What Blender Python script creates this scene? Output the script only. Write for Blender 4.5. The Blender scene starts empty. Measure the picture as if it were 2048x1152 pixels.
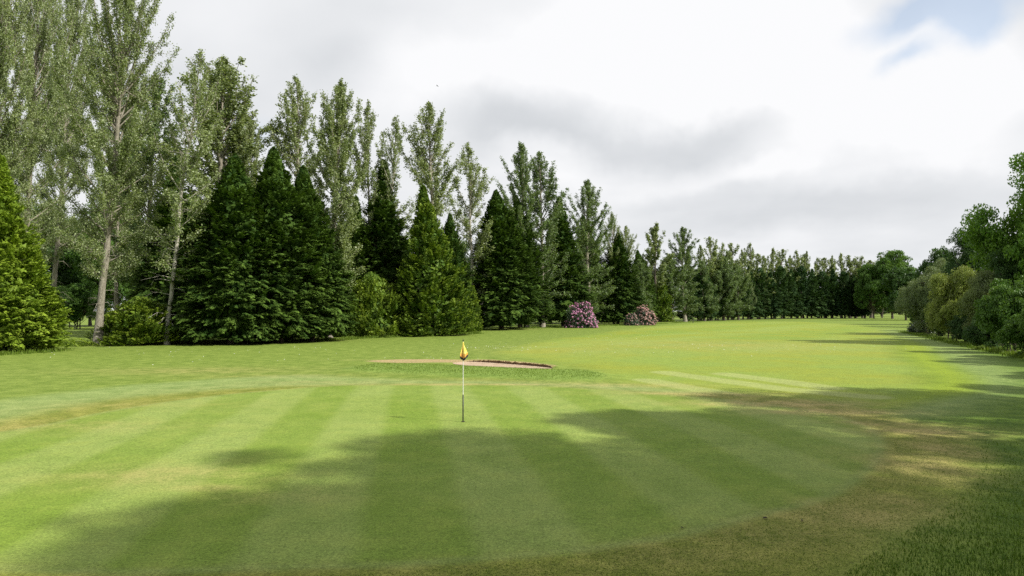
import bpy, math, random
import numpy as np
from mathutils import Vector, Matrix

S = bpy.context.scene
COL = S.collection
PI = math.pi
rad = math.radians

# ---------------------------------------------------------------- camera
CAM_H = 2.89
F = 1365.0            # focal length in photo pixels (2048 wide)
HOR = 622.0           # horizon row of the photo
cam_d = bpy.data.cameras.new('camera')
cam = bpy.data.objects.new('camera', cam_d)
COL.objects.link(cam)
cam_d.sensor_width = 36.0
cam_d.lens = 36.0 * F / 2048.0
cam_d.clip_end = 6000
cam_d.clip_start = 0.1
cam.location = (0, 0, CAM_H)
PITCH = math.atan((HOR - 576.0) / F)
cam.rotation_euler = (rad(90) + PITCH, 0, 0)
S.camera = cam

# ---------------------------------------------------------------- render + exposure
S.view_settings.view_transform = 'Standard'
S.view_settings.look = 'None'
S.view_settings.exposure = 0.35
S.view_settings.gamma = 1.0
S.cycles.max_bounces = 6
S.cycles.diffuse_bounces = 4
S.cycles.glossy_bounces = 2
S.cycles.transmission_bounces = 4
S.cycles.transparent_max_bounces = 4
S.cycles.caustics_reflective = False
S.cycles.caustics_refractive = False
S.cycles.use_denoising = False
try:
    S.cycles.denoising_prefilter = 'ACCURATE'
except Exception:
    pass

# ---------------------------------------------------------------- sun
SUN_EL = rad(41)
SUN_DIR = Vector((0.905 * math.cos(SUN_EL), -0.425 * math.cos(SUN_EL), math.sin(SUN_EL))).normalized()
sd = bpy.data.lights.new('sun', 'SUN')
sd.energy = 4.6
sd.angle = rad(1.2)
sd.color = (1.0, 0.955, 0.87)
sun = bpy.data.objects.new('sun', sd)
COL.objects.link(sun)
sun.rotation_euler = SUN_DIR.to_track_quat('Z', 'Y').to_euler()

# ---------------------------------------------------------------- node helpers
class NT:
    def __init__(s, tree):
        s.t = tree
        s.n = tree.nodes
        s.l = tree.links
    def new(s, ty, **kw):
        nd = s.n.new(ty)
        for k, v in kw.items():
            setattr(nd, k, v)
        return nd
    def put(s, sock, v):
        if isinstance(v, bpy.types.NodeSocket):
            s.l.new(v, sock)
        elif v is not None:
            try:
                sock.default_value = v
            except Exception:
                sock.default_value = (*v, 1.0)
    def math(s, op, a, b=None, c=None, clamp=False):
        nd = s.new('ShaderNodeMath', operation=op)
        nd.use_clamp = clamp
        s.put(nd.inputs[0], a)
        if b is not None: s.put(nd.inputs[1], b)
        if c is not None: s.put(nd.inputs[2], c)
        return nd.outputs[0]
    def vmath(s, op, a, b=None):
        nd = s.new('ShaderNodeVectorMath', operation=op)
        s.put(nd.inputs[0], a)
        if b is not None:
            if op == 'SCALE': s.put(nd.inputs['Scale'], b)
            else: s.put(nd.inputs[1], b)
        return nd.outputs[1] if op in ('LENGTH', 'DOT_PRODUCT', 'DISTANCE') else nd.outputs[0]
    def noise(s, vec, scale, detail=4, rough=0.55, dist=0.0, out=0):
        nd = s.new('ShaderNodeTexNoise')
        s.put(nd.inputs['Vector'], vec)
        s.put(nd.inputs['Scale'], scale)
        nd.inputs['Detail'].default_value = detail
        nd.inputs['Roughness'].default_value = rough
        nd.inputs['Distortion'].default_value = dist
        return nd.outputs[out]
    def rng(s, v, a, b, c=0.0, d=1.0, smooth=False):
        nd = s.new('ShaderNodeMapRange')
        if smooth: nd.interpolation_type = 'SMOOTHSTEP'
        s.put(nd.inputs['Value'], v)
        for k, x in zip(('From Min', 'From Max', 'To Min', 'To Max'), (a, b, c, d)):
            s.put(nd.inputs[k], x)
        return nd.outputs[0]
    def mix(s, f, a, b, mode='MIX'):
        nd = s.new('ShaderNodeMix', data_type='RGBA', blend_type=mode)
        s.put(nd.inputs[0], f)
        s.put(nd.inputs[6], (*a, 1.0) if isinstance(a, tuple) and len(a) == 3 else a)
        s.put(nd.inputs[7], (*b, 1.0) if isinstance(b, tuple) and len(b) == 3 else b)
        return nd.outputs[2]

def dirv(px, py):
    """world direction from the viewpoint towards a point of the view"""
    v = Vector(((px - 1024) / F, (576 - py) / F, -1.0))
    v.rotate(cam.rotation_euler)
    return v.normalized()

# ---------------------------------------------------------------- world: Nishita sky seen through broken cloud
W = bpy.data.worlds.new('World')
S.world = W
W.use_nodes = True
w = NT(W.node_tree)
w.n.clear()
out = w.new('ShaderNodeOutputWorld')
sky = w.new('ShaderNodeTexSky', sky_type='NISHITA')
sky.sun_disc = False
sky.sun_elevation = SUN_EL
sky.sun_rotation = math.atan2(SUN_DIR.x, SUN_DIR.y)
sky.air_density = 1.2
sky.dust_density = 2.0
bgs = w.new('ShaderNodeBackground')
w.l.new(sky.outputs[0], bgs.inputs[0])
bgs.inputs[1].default_value = 0.15
tc = w.new('ShaderNodeTexCoord')
D = w.vmath('NORMALIZE', tc.outputs['Generated'])
sep = w.new('ShaderNodeSeparateXYZ'); w.l.new(D, sep.inputs[0])
zz = w.math('ADD', w.math('MAXIMUM', sep.outputs[2], 0.0), 0.16)
cmb = w.new('ShaderNodeCombineXYZ')
w.put(cmb.inputs[0], w.math('DIVIDE', sep.outputs[0], zz))
w.put(cmb.inputs[1], w.math('DIVIDE', sep.outputs[1], zz))
P = cmb.outputs[0]                                     # a flat cloud deck overhead
n1 = w.noise(P, 0.9, 6, 0.5, 0.25)
n2 = w.noise(P, 2.3, 5, 0.5, 0.2)
warp = w.vmath('SUBTRACT', w.noise(D, 4.0, 5, 0.55, 0.0, 1), (0.5, 0.5, 0.5))
warp2 = w.vmath('SCALE', warp, 0.16)
DW = w.vmath('ADD', D, warp2)
def blob(px, py, rx, ry, inner=0.15):
    """soft cloud patch centred on a world direction, with angular radii (degrees)"""
    c = dirv(px, py)
    d = w.vmath('SUBTRACT', DW, tuple(c))
    right = Vector((c.y, -c.x, 0)).normalized()
    up = right.cross(c).normalized()
    a = w.math('DIVIDE', w.vmath('DOT_PRODUCT', d, tuple(right)), math.sin(rad(rx)))
    b = w.math('DIVIDE', w.vmath('DOT_PRODUCT', d, tuple(up)), math.sin(rad(ry)))
    r = w.math('SQRT', w.math('ADD', w.math('MULTIPLY', a, a), w.math('MULTIPLY', b, b)))
    return w.math('MULTIPLY', w.rng(r, inner, 1.0, 1.0, 0.0, True), w.math('GREATER_THAN', w.vmath('DOT_PRODUCT', D, tuple(c)), 0.2))
def addall(lst):
    t = lst[0]
    for x in lst[1:]: t = w.math('ADD', t, x)
    return t
# v = cloud brightness
v = w.math('ADD', 0.685, w.math('MULTIPLY', w.math('SUBTRACT', n1, 0.5), 0.24))
v = w.math('ADD', v, w.math('MULTIPLY', w.math('SUBTRACT', n2, 0.5), 0.09))
bright = [(900, 160, 10, 5, .09), (1330, 110, 17, 8, .26), (1800, 190, 14, 6, .24), (1620, 60, 8, 5, .15),
          (1400, 345, 12, 2.2, .05), (1100, 330, 6, 2.5, .10), (1560, 340, 6, 1.4, .06), (1900, 330, 7, 3, .07), (470, 60, 8, 5, .02)]
dark = [(1180, 250, 15, 5.2, .12), (980, 255, 8, 2.6, .05), (1480, 280, 10, 3.5, .045), (1650, 440, 18, 2.6, .11), (1500, 250, 16, 2.2, .05), (700, 60, 12, 4, .04), (1400, 395, 12, 1.6, .05),
        (430, 200, 8, 6, .06), (700, 130, 9, 3, .05), (1800, 500, 12, 1.8, .05)]
for b_ in bright:
    v = w.math('ADD', v, w.math('MULTIPLY', blob(*b_[:4]), b_[4]))
for b_ in dark:
    v = w.math('SUBTRACT', v, w.math('MULTIPLY', blob(*b_[:4]), b_[4]))
v = w.math('MINIMUM', v, 0.765)
tone = w.rng(v, 0.42, 0.80)
ccol = w.mix(tone, (0.93, 0.98, 1.035), (1.0, 1.0, 1.01))
bgc = w.new('ShaderNodeBackground')
w.l.new(ccol, bgc.inputs[0]); w.l.new(v, bgc.inputs[1])
gap = addall([w.math('MULTIPLY', blob(1880, 30, 7.0, 2.4, 0.0), 0.75), w.math('MULTIPLY', blob(1955, 75, 3.2, 1.8), .5), w.math('MULTIPLY', blob(1812, 122, 2.6, 1.1, 0.0), 0.5),
              w.math('MULTIPLY', blob(520, 265, 3, 2.2, 0.0), 0.20)])
gap = w.math('MINIMUM', gap, 0.55)
back = w.math('MULTIPLY', w.rng(sep.outputs[1], 0.3, -0.3, 0, 1, True), w.rng(n1, 0.46, 0.60, 0.0, 0.7, True))
gap = w.math('MAXIMUM', gap, back)
ms = w.new('ShaderNodeMixShader')
w.l.new(gap, ms.inputs[0]); w.l.new(bgc.outputs[0], ms.inputs[1]); w.l.new(bgs.outputs[0], ms.inputs[2])
w.l.new(ms.outputs[0], out.inputs[0])
W.cycles.sampling_method = 'MANUAL'
W.cycles.sample_map_resolution = 512

# ---------------------------------------------------------------- tags, mesh helpers
def tag(o, label=None, cat=None, group=None, kind=None):
    if label: o['label'] = label
    if cat: o['category'] = cat
    if group: o['group'] = group
    if kind: o['kind'] = kind
    return o

def mesh_np(name, V, Fq, mats, tint=None, fmat=None, smooth=False):
    """numpy verts (N,3) and faces (M,k) with equal k -> mesh"""
    me = bpy.data.meshes.new(name)
    V = np.asarray(V, np.float32); Fq = np.asarray(Fq, np.int32)
    k = Fq.shape[1]
    me.vertices.add(len(V)); me.vertices.foreach_set('co', V.ravel())
    me.loops.add(Fq.size); me.loops.foreach_set('vertex_index', Fq.ravel())
    me.polygons.add(len(Fq))
    me.polygons.foreach_set('loop_start', np.arange(0, Fq.size, k, dtype=np.int32))
    me.polygons.foreach_set('loop_total', np.full(len(Fq), k, np.int32))
    if fmat is not None: me.polygons.foreach_set('material_index', np.asarray(fmat, np.int32))
    me.polygons.foreach_set('use_smooth', np.full(len(Fq), smooth, bool))
    for m in (mats if isinstance(mats, (list, tuple)) else [mats]):
        me.materials.append(m)
    if tint is not None:
        a = me.attributes.new('tint', 'FLOAT', 'POINT')
        a.data.foreach_set('value', np.asarray(tint, np.float32))
    me.update(calc_edges=True)
    return me

def obj(name, me, parent=None):
    o = bpy.data.objects.new(name, me)
    COL.objects.link(o)
    if parent: o.parent = parent
    return o

def norm(a):
    return a / np.maximum(np.linalg.norm(a, axis=-1, keepdims=True), 1e-9)

def cards(P, Dv, Nv, L, Wd):
    """rhombic leaves: centre P, long axis D, normal N, length L, width W"""
    Dv = norm(Dv); side = norm(np.cross(Dv, Nv))
    L = np.broadcast_to(np.asarray(L, float), (len(P),))[:, None]; Wd = np.broadcast_to(np.asarray(Wd, float), (len(P),))[:, None]
    a = P - Dv * L * .5; c = P + Dv * L * .5
    b = P + side * Wd * .5 - Dv * L * .08; d = P - side * Wd * .5 - Dv * L * .08
    V = np.stack([a, b, c, d], 1).reshape(-1, 3)
    Fq = np.arange(len(P) * 4).reshape(-1, 4)
    return V, Fq

class Tubes:
    """tapered tubes along polylines gathered into one quad mesh"""
    def __init__(s): s.V = []; s.F = []; s.n = 0
    def add(s, pts, radii, k=6, rough=0.0, rng=None):
        pts = np.asarray(pts, float); m = len(pts)
        t = np.gradient(pts, axis=0); t = norm(t)
        ref = np.array([1., 0, 0]) if abs(t[0, 0]) < .8 else np.array([0, 1., 0])
        u = norm(np.cross(t, ref)); vv = np.cross(t, u)
        a = np.arange(k) / k * 2 * PI
        r = np.asarray(radii, float)[:, None] * np.ones(k)
        if rough and rng is not None: r = r * (1 + rough * rng.standard_normal(r.shape))
        ring = pts[:, None] + r[..., None] * (np.cos(a)[None, :, None] * u[:, None] + np.sin(a)[None, :, None] * vv[:, None])
        base = s.n
        s.V.append(ring.reshape(-1, 3)); s.n += m * k
        i = np.arange(m - 1)[:, None] * k; j = np.arange(k)[None]; j2 = (j + 1) % k
        f = np.stack([i + j, i + j2, i + k + j2, i + k + j], -1).reshape(-1, 4) + base
        s.F.append(f)
    def mesh(s, name, mat, smooth=True):
        return mesh_np(name, np.concatenate(s.V), np.concatenate(s.F), mat, smooth=smooth)

# ---------------------------------------------------------------- materials
def new_mat(name):
    m = bpy.data.materials.new(name); m.use_nodes = True
    t = NT(m.node_tree); t.n.clear()
    o = t.new('ShaderNodeOutputMaterial')
    return m, t, o

def leaf_mat(name, dark, light, back=None, trans=0.3, rough=0.55, spec=0.3, hue=0.25):
    """foliage: per-leaf tint picks between two base colours; pale undersides where the species has them"""
    m, t, o = new_mat(name)
    at = t.new('ShaderNodeAttribute', attribute_name='tint')
    geo = t.new('ShaderNodeNewGeometry')
    oi = t.new('ShaderNodeObjectInfo')
    tcn = t.new('ShaderNodeTexCoord')
    nz = t.noise(tcn.outputs['Object'], 0.45, 3, 0.6)
    f = t.math('ADD', t.math('MULTIPLY', at.outputs['Fac'], 0.75), t.math('MULTIPLY', t.math('SUBTRACT', nz, 0.5), 0.9))
    f = t.math('ADD', f, t.math('MULTIPLY', t.math('SUBTRACT', oi.outputs['Random'], 0.5), hue), clamp=True)
    col = t.mix(f, dark, light)
    if back:
        col = t.mix(t.math('MULTIPLY', geo.outputs['Backfacing'], 0.85), col, back)
    pb = t.new('ShaderNodeBsdfPrincipled')
    t.put(pb.inputs['Base Color'], col)
    pb.inputs['Roughness'].default_value = rough
    pb.inputs['Specular IOR Level'].default_value = spec
    tr = t.new('ShaderNodeBsdfTranslucent')
    tcol = t.mix(1.0, col, (1.25, 1.25, 0.55), 'MULTIPLY')
    t.put(tr.inputs['Color'], tcol)
    mx = t.new('ShaderNodeMixShader'); mx.inputs[0].default_value = trans
    t.l.new(pb.outputs[0], mx.inputs[1]); t.l.new(tr.outputs[0], mx.inputs[2])
    t.l.new(mx.outputs[0], o.inputs[0])
    return m

def bark_mat(name, c1, c2, scale=3.0):
    m, t, o = new_mat(name)
    tcn = t.new('ShaderNodeTexCoord')
    mp = t.new('ShaderNodeMapping'); mp.inputs['Scale'].default_value = (4, 4, 1.2)
    t.l.new(tcn.outputs['Object'], mp.inputs[0])
    a = t.noise(mp.outputs[0], scale, 6, 0.7)
    b = t.noise(mp.outputs[0], scale * 5, 3, 0.6)
    f = t.rng(t.math('ADD', t.math('MULTIPLY', a, .7), t.math('MULTIPLY', b, .3)), 0.38, 0.62)
    col = t.mix(f, c1, c2)
    moss = t.rng(t.noise(tcn.outputs['Object'], 0.6, 4, 0.6), 0.5, 0.7, 0, 0.5)
    col = t.mix(moss, col, (0.10, 0.12, 0.045))
    pb = t.new('ShaderNodeBsdfPrincipled'); t.put(pb.inputs['Base Color'], col); pb.inputs['Roughness'].default_value = .85
    bp = t.new('ShaderNodeBump'); bp.inputs['Strength'].default_value = .6; bp.inputs['Distance'].default_value = .05
    t.l.new(f, bp.inputs['Height']); t.l.new(bp.outputs[0], pb.inputs['Normal'])
    t.l.new(pb.outputs[0], o.inputs[0])
    return m

def plain(name, c, rough=.5, c2=None, scale=20, spec=.4):
    m, t, o = new_mat(name)
    pb = t.new('ShaderNodeBsdfPrincipled')
    if c2:
        tcn = t.new('ShaderNodeTexCoord')
        t.put(pb.inputs['Base Color'], t.mix(t.rng(t.noise(tcn.outputs['Object'], scale, 4), .35, .65), c, c2))
    else:
        t.put(pb.inputs['Base Color'], (*c, 1))
    pb.inputs['Roughness'].default_value = rough
    pb.inputs['Specular IOR Level'].default_value = spec
    t.l.new(pb.outputs[0], o.inputs[0])
    return m

M = {}
M['poplar'] = leaf_mat('poplar_leaf', (0.100, 0.148, 0.036), (0.255, 0.310, 0.090), back=(0.29, 0.34, 0.18), trans=.25, spec=.4, rough=.45)
M['poplar_green'] = leaf_mat('poplar_leaf_green', (0.070, 0.130, 0.026), (0.180, 0.265, 0.056), back=(0.17, 0.22, 0.12), trans=.28, spec=.4)
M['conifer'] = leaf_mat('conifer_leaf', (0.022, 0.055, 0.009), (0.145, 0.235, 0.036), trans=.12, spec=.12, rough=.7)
M['conifer_blue'] = leaf_mat('far_conifer_leaf', (0.022, 0.056, 0.018), (0.095, 0.165, 0.045), trans=.12, spec=.12, rough=.7)
M['thuja'] = leaf_mat('thuja_leaf', (0.11, 0.185, 0.013), (0.34, 0.45, 0.042), trans=.20, spec=.25, rough=.6)
M['cypress'] = leaf_mat('cypress_leaf', (0.062, 0.125, 0.013), (0.29, 0.38, 0.034), trans=.16, spec=.25, rough=.6)
M['broad'] = leaf_mat('broad_leaf', (0.045, 0.110, 0.016), (0.135, 0.235, 0.036), trans=.3)
M['broad_bright'] = leaf_mat('bright_broad_leaf', (0.080, 0.175, 0.018), (0.21, 0.34, 0.045), trans=.35)
M['broad_dark'] = leaf_mat('dark_broad_leaf', (0.030, 0.075, 0.016), (0.085, 0.155, 0.034), trans=.25)
M['willow'] = leaf_mat('willow_leaf', (0.085, 0.135, 0.045), (0.20, 0.26, 0.105), back=(.25, .30, .17), trans=.25)
M['willow_yellow'] = leaf_mat('yellow_willow_leaf', (0.14, 0.20, 0.030), (0.30, 0.36, 0.075), back=(.26, .30, .12), trans=.3)
M['willow_brown'] = leaf_mat('brown_willow_leaf', (0.095, 0.14, 0.036), (0.21, 0.25, 0.080), back=(.20, .24, .12), trans=.25)
M['rhodo'] = leaf_mat('rhododendron_leaf', (0.020, 0.045, 0.018), (0.070, 0.11, 0.045), trans=.08, spec=.6, rough=.4)
M['pink'] = leaf_mat('pink_blossom', (0.48, 0.17, 0.36), (0.76, 0.44, 0.62), trans=.25, hue=0)
M['palepink'] = leaf_mat('pale_pink_blossom', (0.48, 0.25, 0.26), (0.74, 0.48, 0.46), trans=.25, hue=0)
M['white'] = leaf_mat('white_blossom', (0.6, 0.6, 0.5), (0.8, 0.8, 0.72), trans=.2, hue=0)
M['blade'] = leaf_mat('grass_blade', (0.065, 0.130, 0.010), (0.19, 0.26, 0.035), trans=.3, spec=.2, hue=0)
M['bark'] = bark_mat('poplar_bark', (0.12, 0.10, 0.07), (0.38, 0.35, 0.28))
M['bark_pale'] = bark_mat('pale_poplar_bark', (0.22, 0.20, 0.16), (0.52, 0.49, 0.42))
M['bark_dark'] = bark_mat('dark_bark', (0.045, 0.035, 0.025), (0.15, 0.12, 0.09))

# ---------------------------------------------------------------- ground point of a view pixel on the flat ground
def G(px, py):
    d = F * CAM_H / (py - HOR)
    # exact intersection with z = 0
    v = dirv(px, py)
    t = -CAM_H / v.z
    return (v.x * t, v.y * t)
def Gs(pts): return np.array([G(*p) for p in pts])

# ---------------------------------------------------------------- signed distance of polygons
def sdf(X, Y, poly):
    """negative inside"""
    d = np.full(X.shape, 1e18); inside = np.zeros(X.shape, bool)
    n = len(poly)
    for i in range(n):
        x0, y0 = poly[i]; x1, y1 = poly[(i + 1) % n]
        ex, ey = x1 - x0, y1 - y0
        wx, wy = X - x0, Y - y0
        t = np.clip((wx * ex + wy * ey) / (ex * ex + ey * ey + 1e-12), 0, 1)
        dx, dy = wx - ex * t, wy - ey * t
        d = np.minimum(d, dx * dx + dy * dy)
        c = ((y0 <= Y) & (Y < y1)) | ((y1 <= Y) & (Y < y0))
        xi = x0 + (Y - y0) * ex / (ey if abs(ey) > 1e-12 else 1e-12)
        inside ^= c & (X < xi)
    d = np.sqrt(d)
    return np.where(inside, -d, d)
def sm(x, a, b):
    t = np.clip((x - a) / (b - a), 0, 1); return t * t * (3 - 2 * t)
def smooth_poly(P, it=2):
    P = np.asarray(P)
    for _ in range(it):
        Q = np.roll(P, -1, 0)
        P = np.stack([.75 * P + .25 * Q, .25 * P + .75 * Q], 1).reshape(-1, 2)
    return P

POLY = {
 'green': smooth_poly(Gs([(0, 868), (250, 815), (480, 786), (700, 770), (900, 767), (1100, 773), (1300, 786), (1480, 801), (1640, 822), (1740, 852), (1768, 890),
                       (1745, 935), (1650, 990), (1450, 1048), (1240, 1088), (900, 1122), (500, 1140), (-100, 1140), (-700, 1080), (-900, 960)])),
 'collar': smooth_poly(Gs([(0, 826), (300, 776), (700, 758), (1000, 760), (1200, 772), (1440, 784), (1620, 795), (1740, 818), (1850, 848), (1945, 885), (1965, 940), (1900, 1005),
                        (1780, 1075), (1640, 1170), (1400, 1400), (600, 1400), (-600, 1250), (-1100, 1000), (-700, 880)])),
 'pale': smooth_poly(Gs([(-300, 850), (0, 800), (300, 765), (600, 748), (700, 756), (1150, 768), (1300, 772), (1440, 786), (1300, 786), (1100, 773), (700, 769), (300, 786), (0, 838), (-300, 900)])),
 'fairway': smooth_poly(Gs([(1230, 760), (1160, 730), (1010, 712), (1010, 698), (1150, 672), (1330, 650), (1420, 644), (1560, 642), (1680, 646), (1750, 655), (1800, 675), (1800, 705), (1850, 735), (1875, 765), (1840, 788), (1730, 806), (1620, 797), (1440, 788), (1330, 776)])),
 'mound': smooth_poly(Gs([(680, 738), (760, 728), (900, 732), (1120, 742), (1180, 742), (1222, 752), (1200, 762), (1100, 764), (950, 757), (800, 750), (700, 746)])),
 'bunker': smooth_poly(Gs([(900, 725), (945, 722), (1040, 728.5), (1120, 736.5), (1080, 738), (1000, 737), (930, 731), (905, 728)]), 3),
 'dirt': smooth_poly(Gs([(720, 722), (800, 718), (900, 719), (940, 720), (1050, 727), (1130, 737), (1040, 731), (900, 724), (800, 727)])),
 'yell': smooth_poly(Gs([(1800, 675), (1850, 690), (1880, 720), (1950, 760), (1950, 785), (1830, 800), (1740, 825), (1740, 806), (1840, 788), (1875, 765), (1850, 735), (1800, 705)])),
 'path': smooth_poly(Gs([(1760, 655), (1850, 672), (1960, 705), (2040, 745), (2048, 780), (2000, 800), (1850, 840), (1760, 825), (1830, 803), (1950, 787), (1950, 760), (1880, 720), (1850, 690), (1800, 675)])),
 'verge': smooth_poly(Gs([(1330, 648), (1420, 642.5), (1560, 640.5), (1760, 641), (1790, 655), (1680, 645), (1560, 641.5), (1420, 643.5)])),
}
DRY = [  # dry, tan patches: centre, half-axes in metres, strength
 (*G(1560, 806), 3.0, .9, .9), (*G(1660, 822), 2.2, .8, .9), (*G(1850, 862), 1.6, .9, .8), (*G(1770, 845), 1.3, .6, .7), (*G(1840, 930), 1.2, 1.4, .55), (*G(1700, 1030), 1.1, .8, .45),
 (*G(1560, 1070), 1.0, .45, .4), (*G(1350, 1110), 1.0, .35, .25), (*G(1900, 900), .7, .9, .7), (*G(930, 770), 4.2, .35, .75), (*G(620, 765), 2.5, .4, .25), (*G(1400, 787), 3.0, .7, .6),
 (*G(380, 740), 5.0, 2.0, .35), (*G(560, 752), 4, 1.0, .25), (*G(120, 850), 3.0, .9, .3), (*G(300, 810), 3.5, 1.0, .18), (*G(320, 950), 1.8, .8, .45), (*G(420, 975), .8, .25, .4),
 (*G(1250, 770), 3.0, .8, .5), (*G(560, 990), 1.2, .5, .3), (*G(1440, 690), 10, 9, .35), (*G(1180, 700), 8, 6, .2), (*G(660, 678), 1.6, 2.2, .8), (*G(1040, 658), 2.5, 5, .5), (*G(850, 720), 4, .6, .5),
 (*G(190, 692), .7, .8, .6), (*G(1800, 1010), .8, .8, .4)]

_c = POLY['bunker']; BX1, BX0 = np.polyfit(_c[:, 0], _c[:, 1], 1)      # long axis of the bunker
# ---------------------------------------------------------------- terrain height
def vnoise(X, Y, s, seed=0):
    r = np.random.default_rng(seed); h = 0
    for i in range(6):
        a = r.uniform(0, 2 * PI); k = s * r.uniform(.5, 1.6); p = r.uniform(0, 6.3)
        h = h + np.sin((X * math.cos(a) + Y * math.sin(a)) * k + p + 1.3 * np.sin((X * math.sin(a) - Y * math.cos(a)) * k * .7 + p * 2))
    return h / 6
def height(X, Y):
    X = np.asarray(X, float); Y = np.asarray(Y, float)
    dist = np.hypot(X, Y)
    h = 0.05 * vnoise(X, Y, .35, 3) * sm(dist, 4, 12)
    h = h + 0.10 * vnoise(X, Y, .10, 5) * sm(dist, 20, 60)
    dm = sdf(X, Y, POLY['mound'])
    h = h + 0.12 * sm(dm, 1.2, -1.2)
    db = sdf(X, Y, POLY['bunker'])
    h = h - 0.09 * sm(db, 0.05, -0.5)
    side_ = sm((Y - (BX0 + BX1 * X)), -.2, .4) * sm(X, G(905, 722)[0], G(990, 725)[0]) * sm(X, G(1150, 738)[0], G(1105, 736)[0])
    h = h + 0.11 * side_ * sm(db, 0.02, 0.16) * sm(db, 2.2, .6)
    # low bank that carries the viewpoint side
    return h
def hz(x, y): return float(height(np.array([x]), np.array([y]))[0])

# ---------------------------------------------------------------- ground sheet
def graded(a0, a1, step, far, g):
    pts = [a0]
    s = step; x = a0
    n = list(np.arange(a0, a1, step))
    x = n[-1]
    hi = []
    while x < far:
        s *= g; x += s; hi.append(x)
    return n, hi
xs_c = np.arange(-16, 16, .14)
def side(start, sgn, step, far, g):
    x = start; s = step; o = []
    while abs(x) < far:
        s *= g; x += sgn * s; o.append(x)
    return o
xs = np.array(side(-16, -1, .14, 2500, 1.05)[::-1] + list(xs_c) + side(xs_c[-1], 1, .14, 2500, 1.05))
ys_c = np.arange(2.0, 42, .13)
ys = np.array(side(2.0, -1, .2, 500, 1.12)[::-1] + list(ys_c) + side(ys_c[-1], 1, .13, 3500, 1.03))
XX, YY = np.meshgrid(xs, ys)
ZZ = height(XX, YY)
nx, ny = len(xs), len(ys)
idx = np.arange(nx * ny).reshape(ny, nx)
FQ = np.stack([idx[:-1, :-1], idx[:-1, 1:], idx[1:, 1:], idx[1:, :-1]], -1).reshape(-1, 4)

wob = 0.25 * vnoise(XX, YY, .9, 10) + 0.14 * vnoise(XX, YY, 2.2, 11) + 0.06 * vnoise(XX, YY, 7, 12)
def mask(nm, soft, add=0.0):
    return sm(sdf(XX, YY, POLY[nm]) + wob * min(1, soft * 3) + add, soft, -soft)
mg = mask('green', .22); mc = mask('collar', .7); mp_ = mask('pale', .9)
mf = sm(sdf(XX, YY, POLY['fairway']) + wob * 3, 1.6, -1.6); mm = mask('mound', .55) * .6; md = mask('dirt', .25)
my = mask('yell', .9); mpa = mask('path', 1.3) * .7
dry = np.zeros_like(XX)
for cx, cy, ax, ay, st in DRY:
    q = ((XX - cx) / ax) ** 2 + ((YY - cy) / ay) ** 2
    dry = np.maximum(dry, st * np.exp(-q * .9))
# mowing stripes on the green: bands running away from the viewer, slightly fanned
u = XX + 0.13 * YY + 0.0045 * (YY - 14) ** 2 * np.sign(-XX - 2) * 0
def band(uu, wd, ph, soft=.18):
    s_ = np.sin((uu - ph) / wd * PI)
    return sm(s_, -soft * 2, soft * 2)
stripe_g = band(XX + 0.15 * YY + .05 * vnoise(XX, YY, .8, 2), 1.43, .8)
dx_, dy_ = 3.15, -6.9; L_ = math.hypot(dx_, dy_)
stripe_f = band((XX * (-dy_) + YY * dx_) / L_, 1.15, 0.35, .12)
stripe_far = band(XX * .80 - YY * .60 + 2 * vnoise(XX, YY, .02, 9), 9, 0, .3)
ap = np.exp(-(((XX - 7.5) / 5) ** 2 + ((YY - 27) / 6) ** 2))
stripe = np.where(mg > .5, stripe_g, .5 + (stripe_far - .5) * sm(YY, 40, 70) * .6)

mp_ = np.maximum(mp_, .75 * np.exp(-((sdf(XX, YY, POLY['green']) + wob * .4 + .02) / .13) ** 2)) # bent grass where the mower turns
appr = np.zeros_like(XX)
for pts_ in ([(1330, 744), (1560, 775), (1740, 792)], [(1296, 759), (1420, 781), (1510, 797)], [(1450, 747), (1560, 760), (1660, 775)]):
    gp = Gs(pts_)
    dd_ = np.full(XX.shape, 99.)
    for (x0, y0), (x1, y1) in zip(gp[:-1], gp[1:]):
        tt_ = np.clip(((XX - x0) * (x1 - x0) + (YY - y0) * (y1 - y0)) / ((x1 - x0) ** 2 + (y1 - y0) ** 2), 0, 1)
        dd_ = np.minimum(dd_, np.hypot(XX - x0 - tt_ * (x1 - x0), YY - y0 - tt_ * (y1 - y0)))
    appr = np.maximum(appr, sm(dd_ + wob * .6, .85, .45))
ground = mesh_np('ground', np.stack([XX, YY, ZZ], -1).reshape(-1, 3), FQ, [], smooth=True)
def colattr(me, nm, a, b, c, d):
    at = me.attributes.new(nm, 'FLOAT_COLOR', 'POINT')
    at.data.foreach_set('color', np.stack([a.ravel(), b.ravel(), c.ravel(), d.ravel()], -1).astype(np.float32).ravel())
colattr(ground, 'zone_a', mg, mc, mf, mm)
colattr(ground, 'zone_b', stripe, dry, md, mp_)
lush_shade = sm(XX - (1.5 + .55 * np.clip(YY, 0, 200) ** .95) + 1.2 * vnoise(XX, YY, .5, 31), -1.5, 1.5) * sm(YY, 75, 45)  # right-hand rough: lush dark green, with deeper tree shade put into its colour
colattr(ground, 'zone_c', my, mpa, appr, lush_shade)

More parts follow.
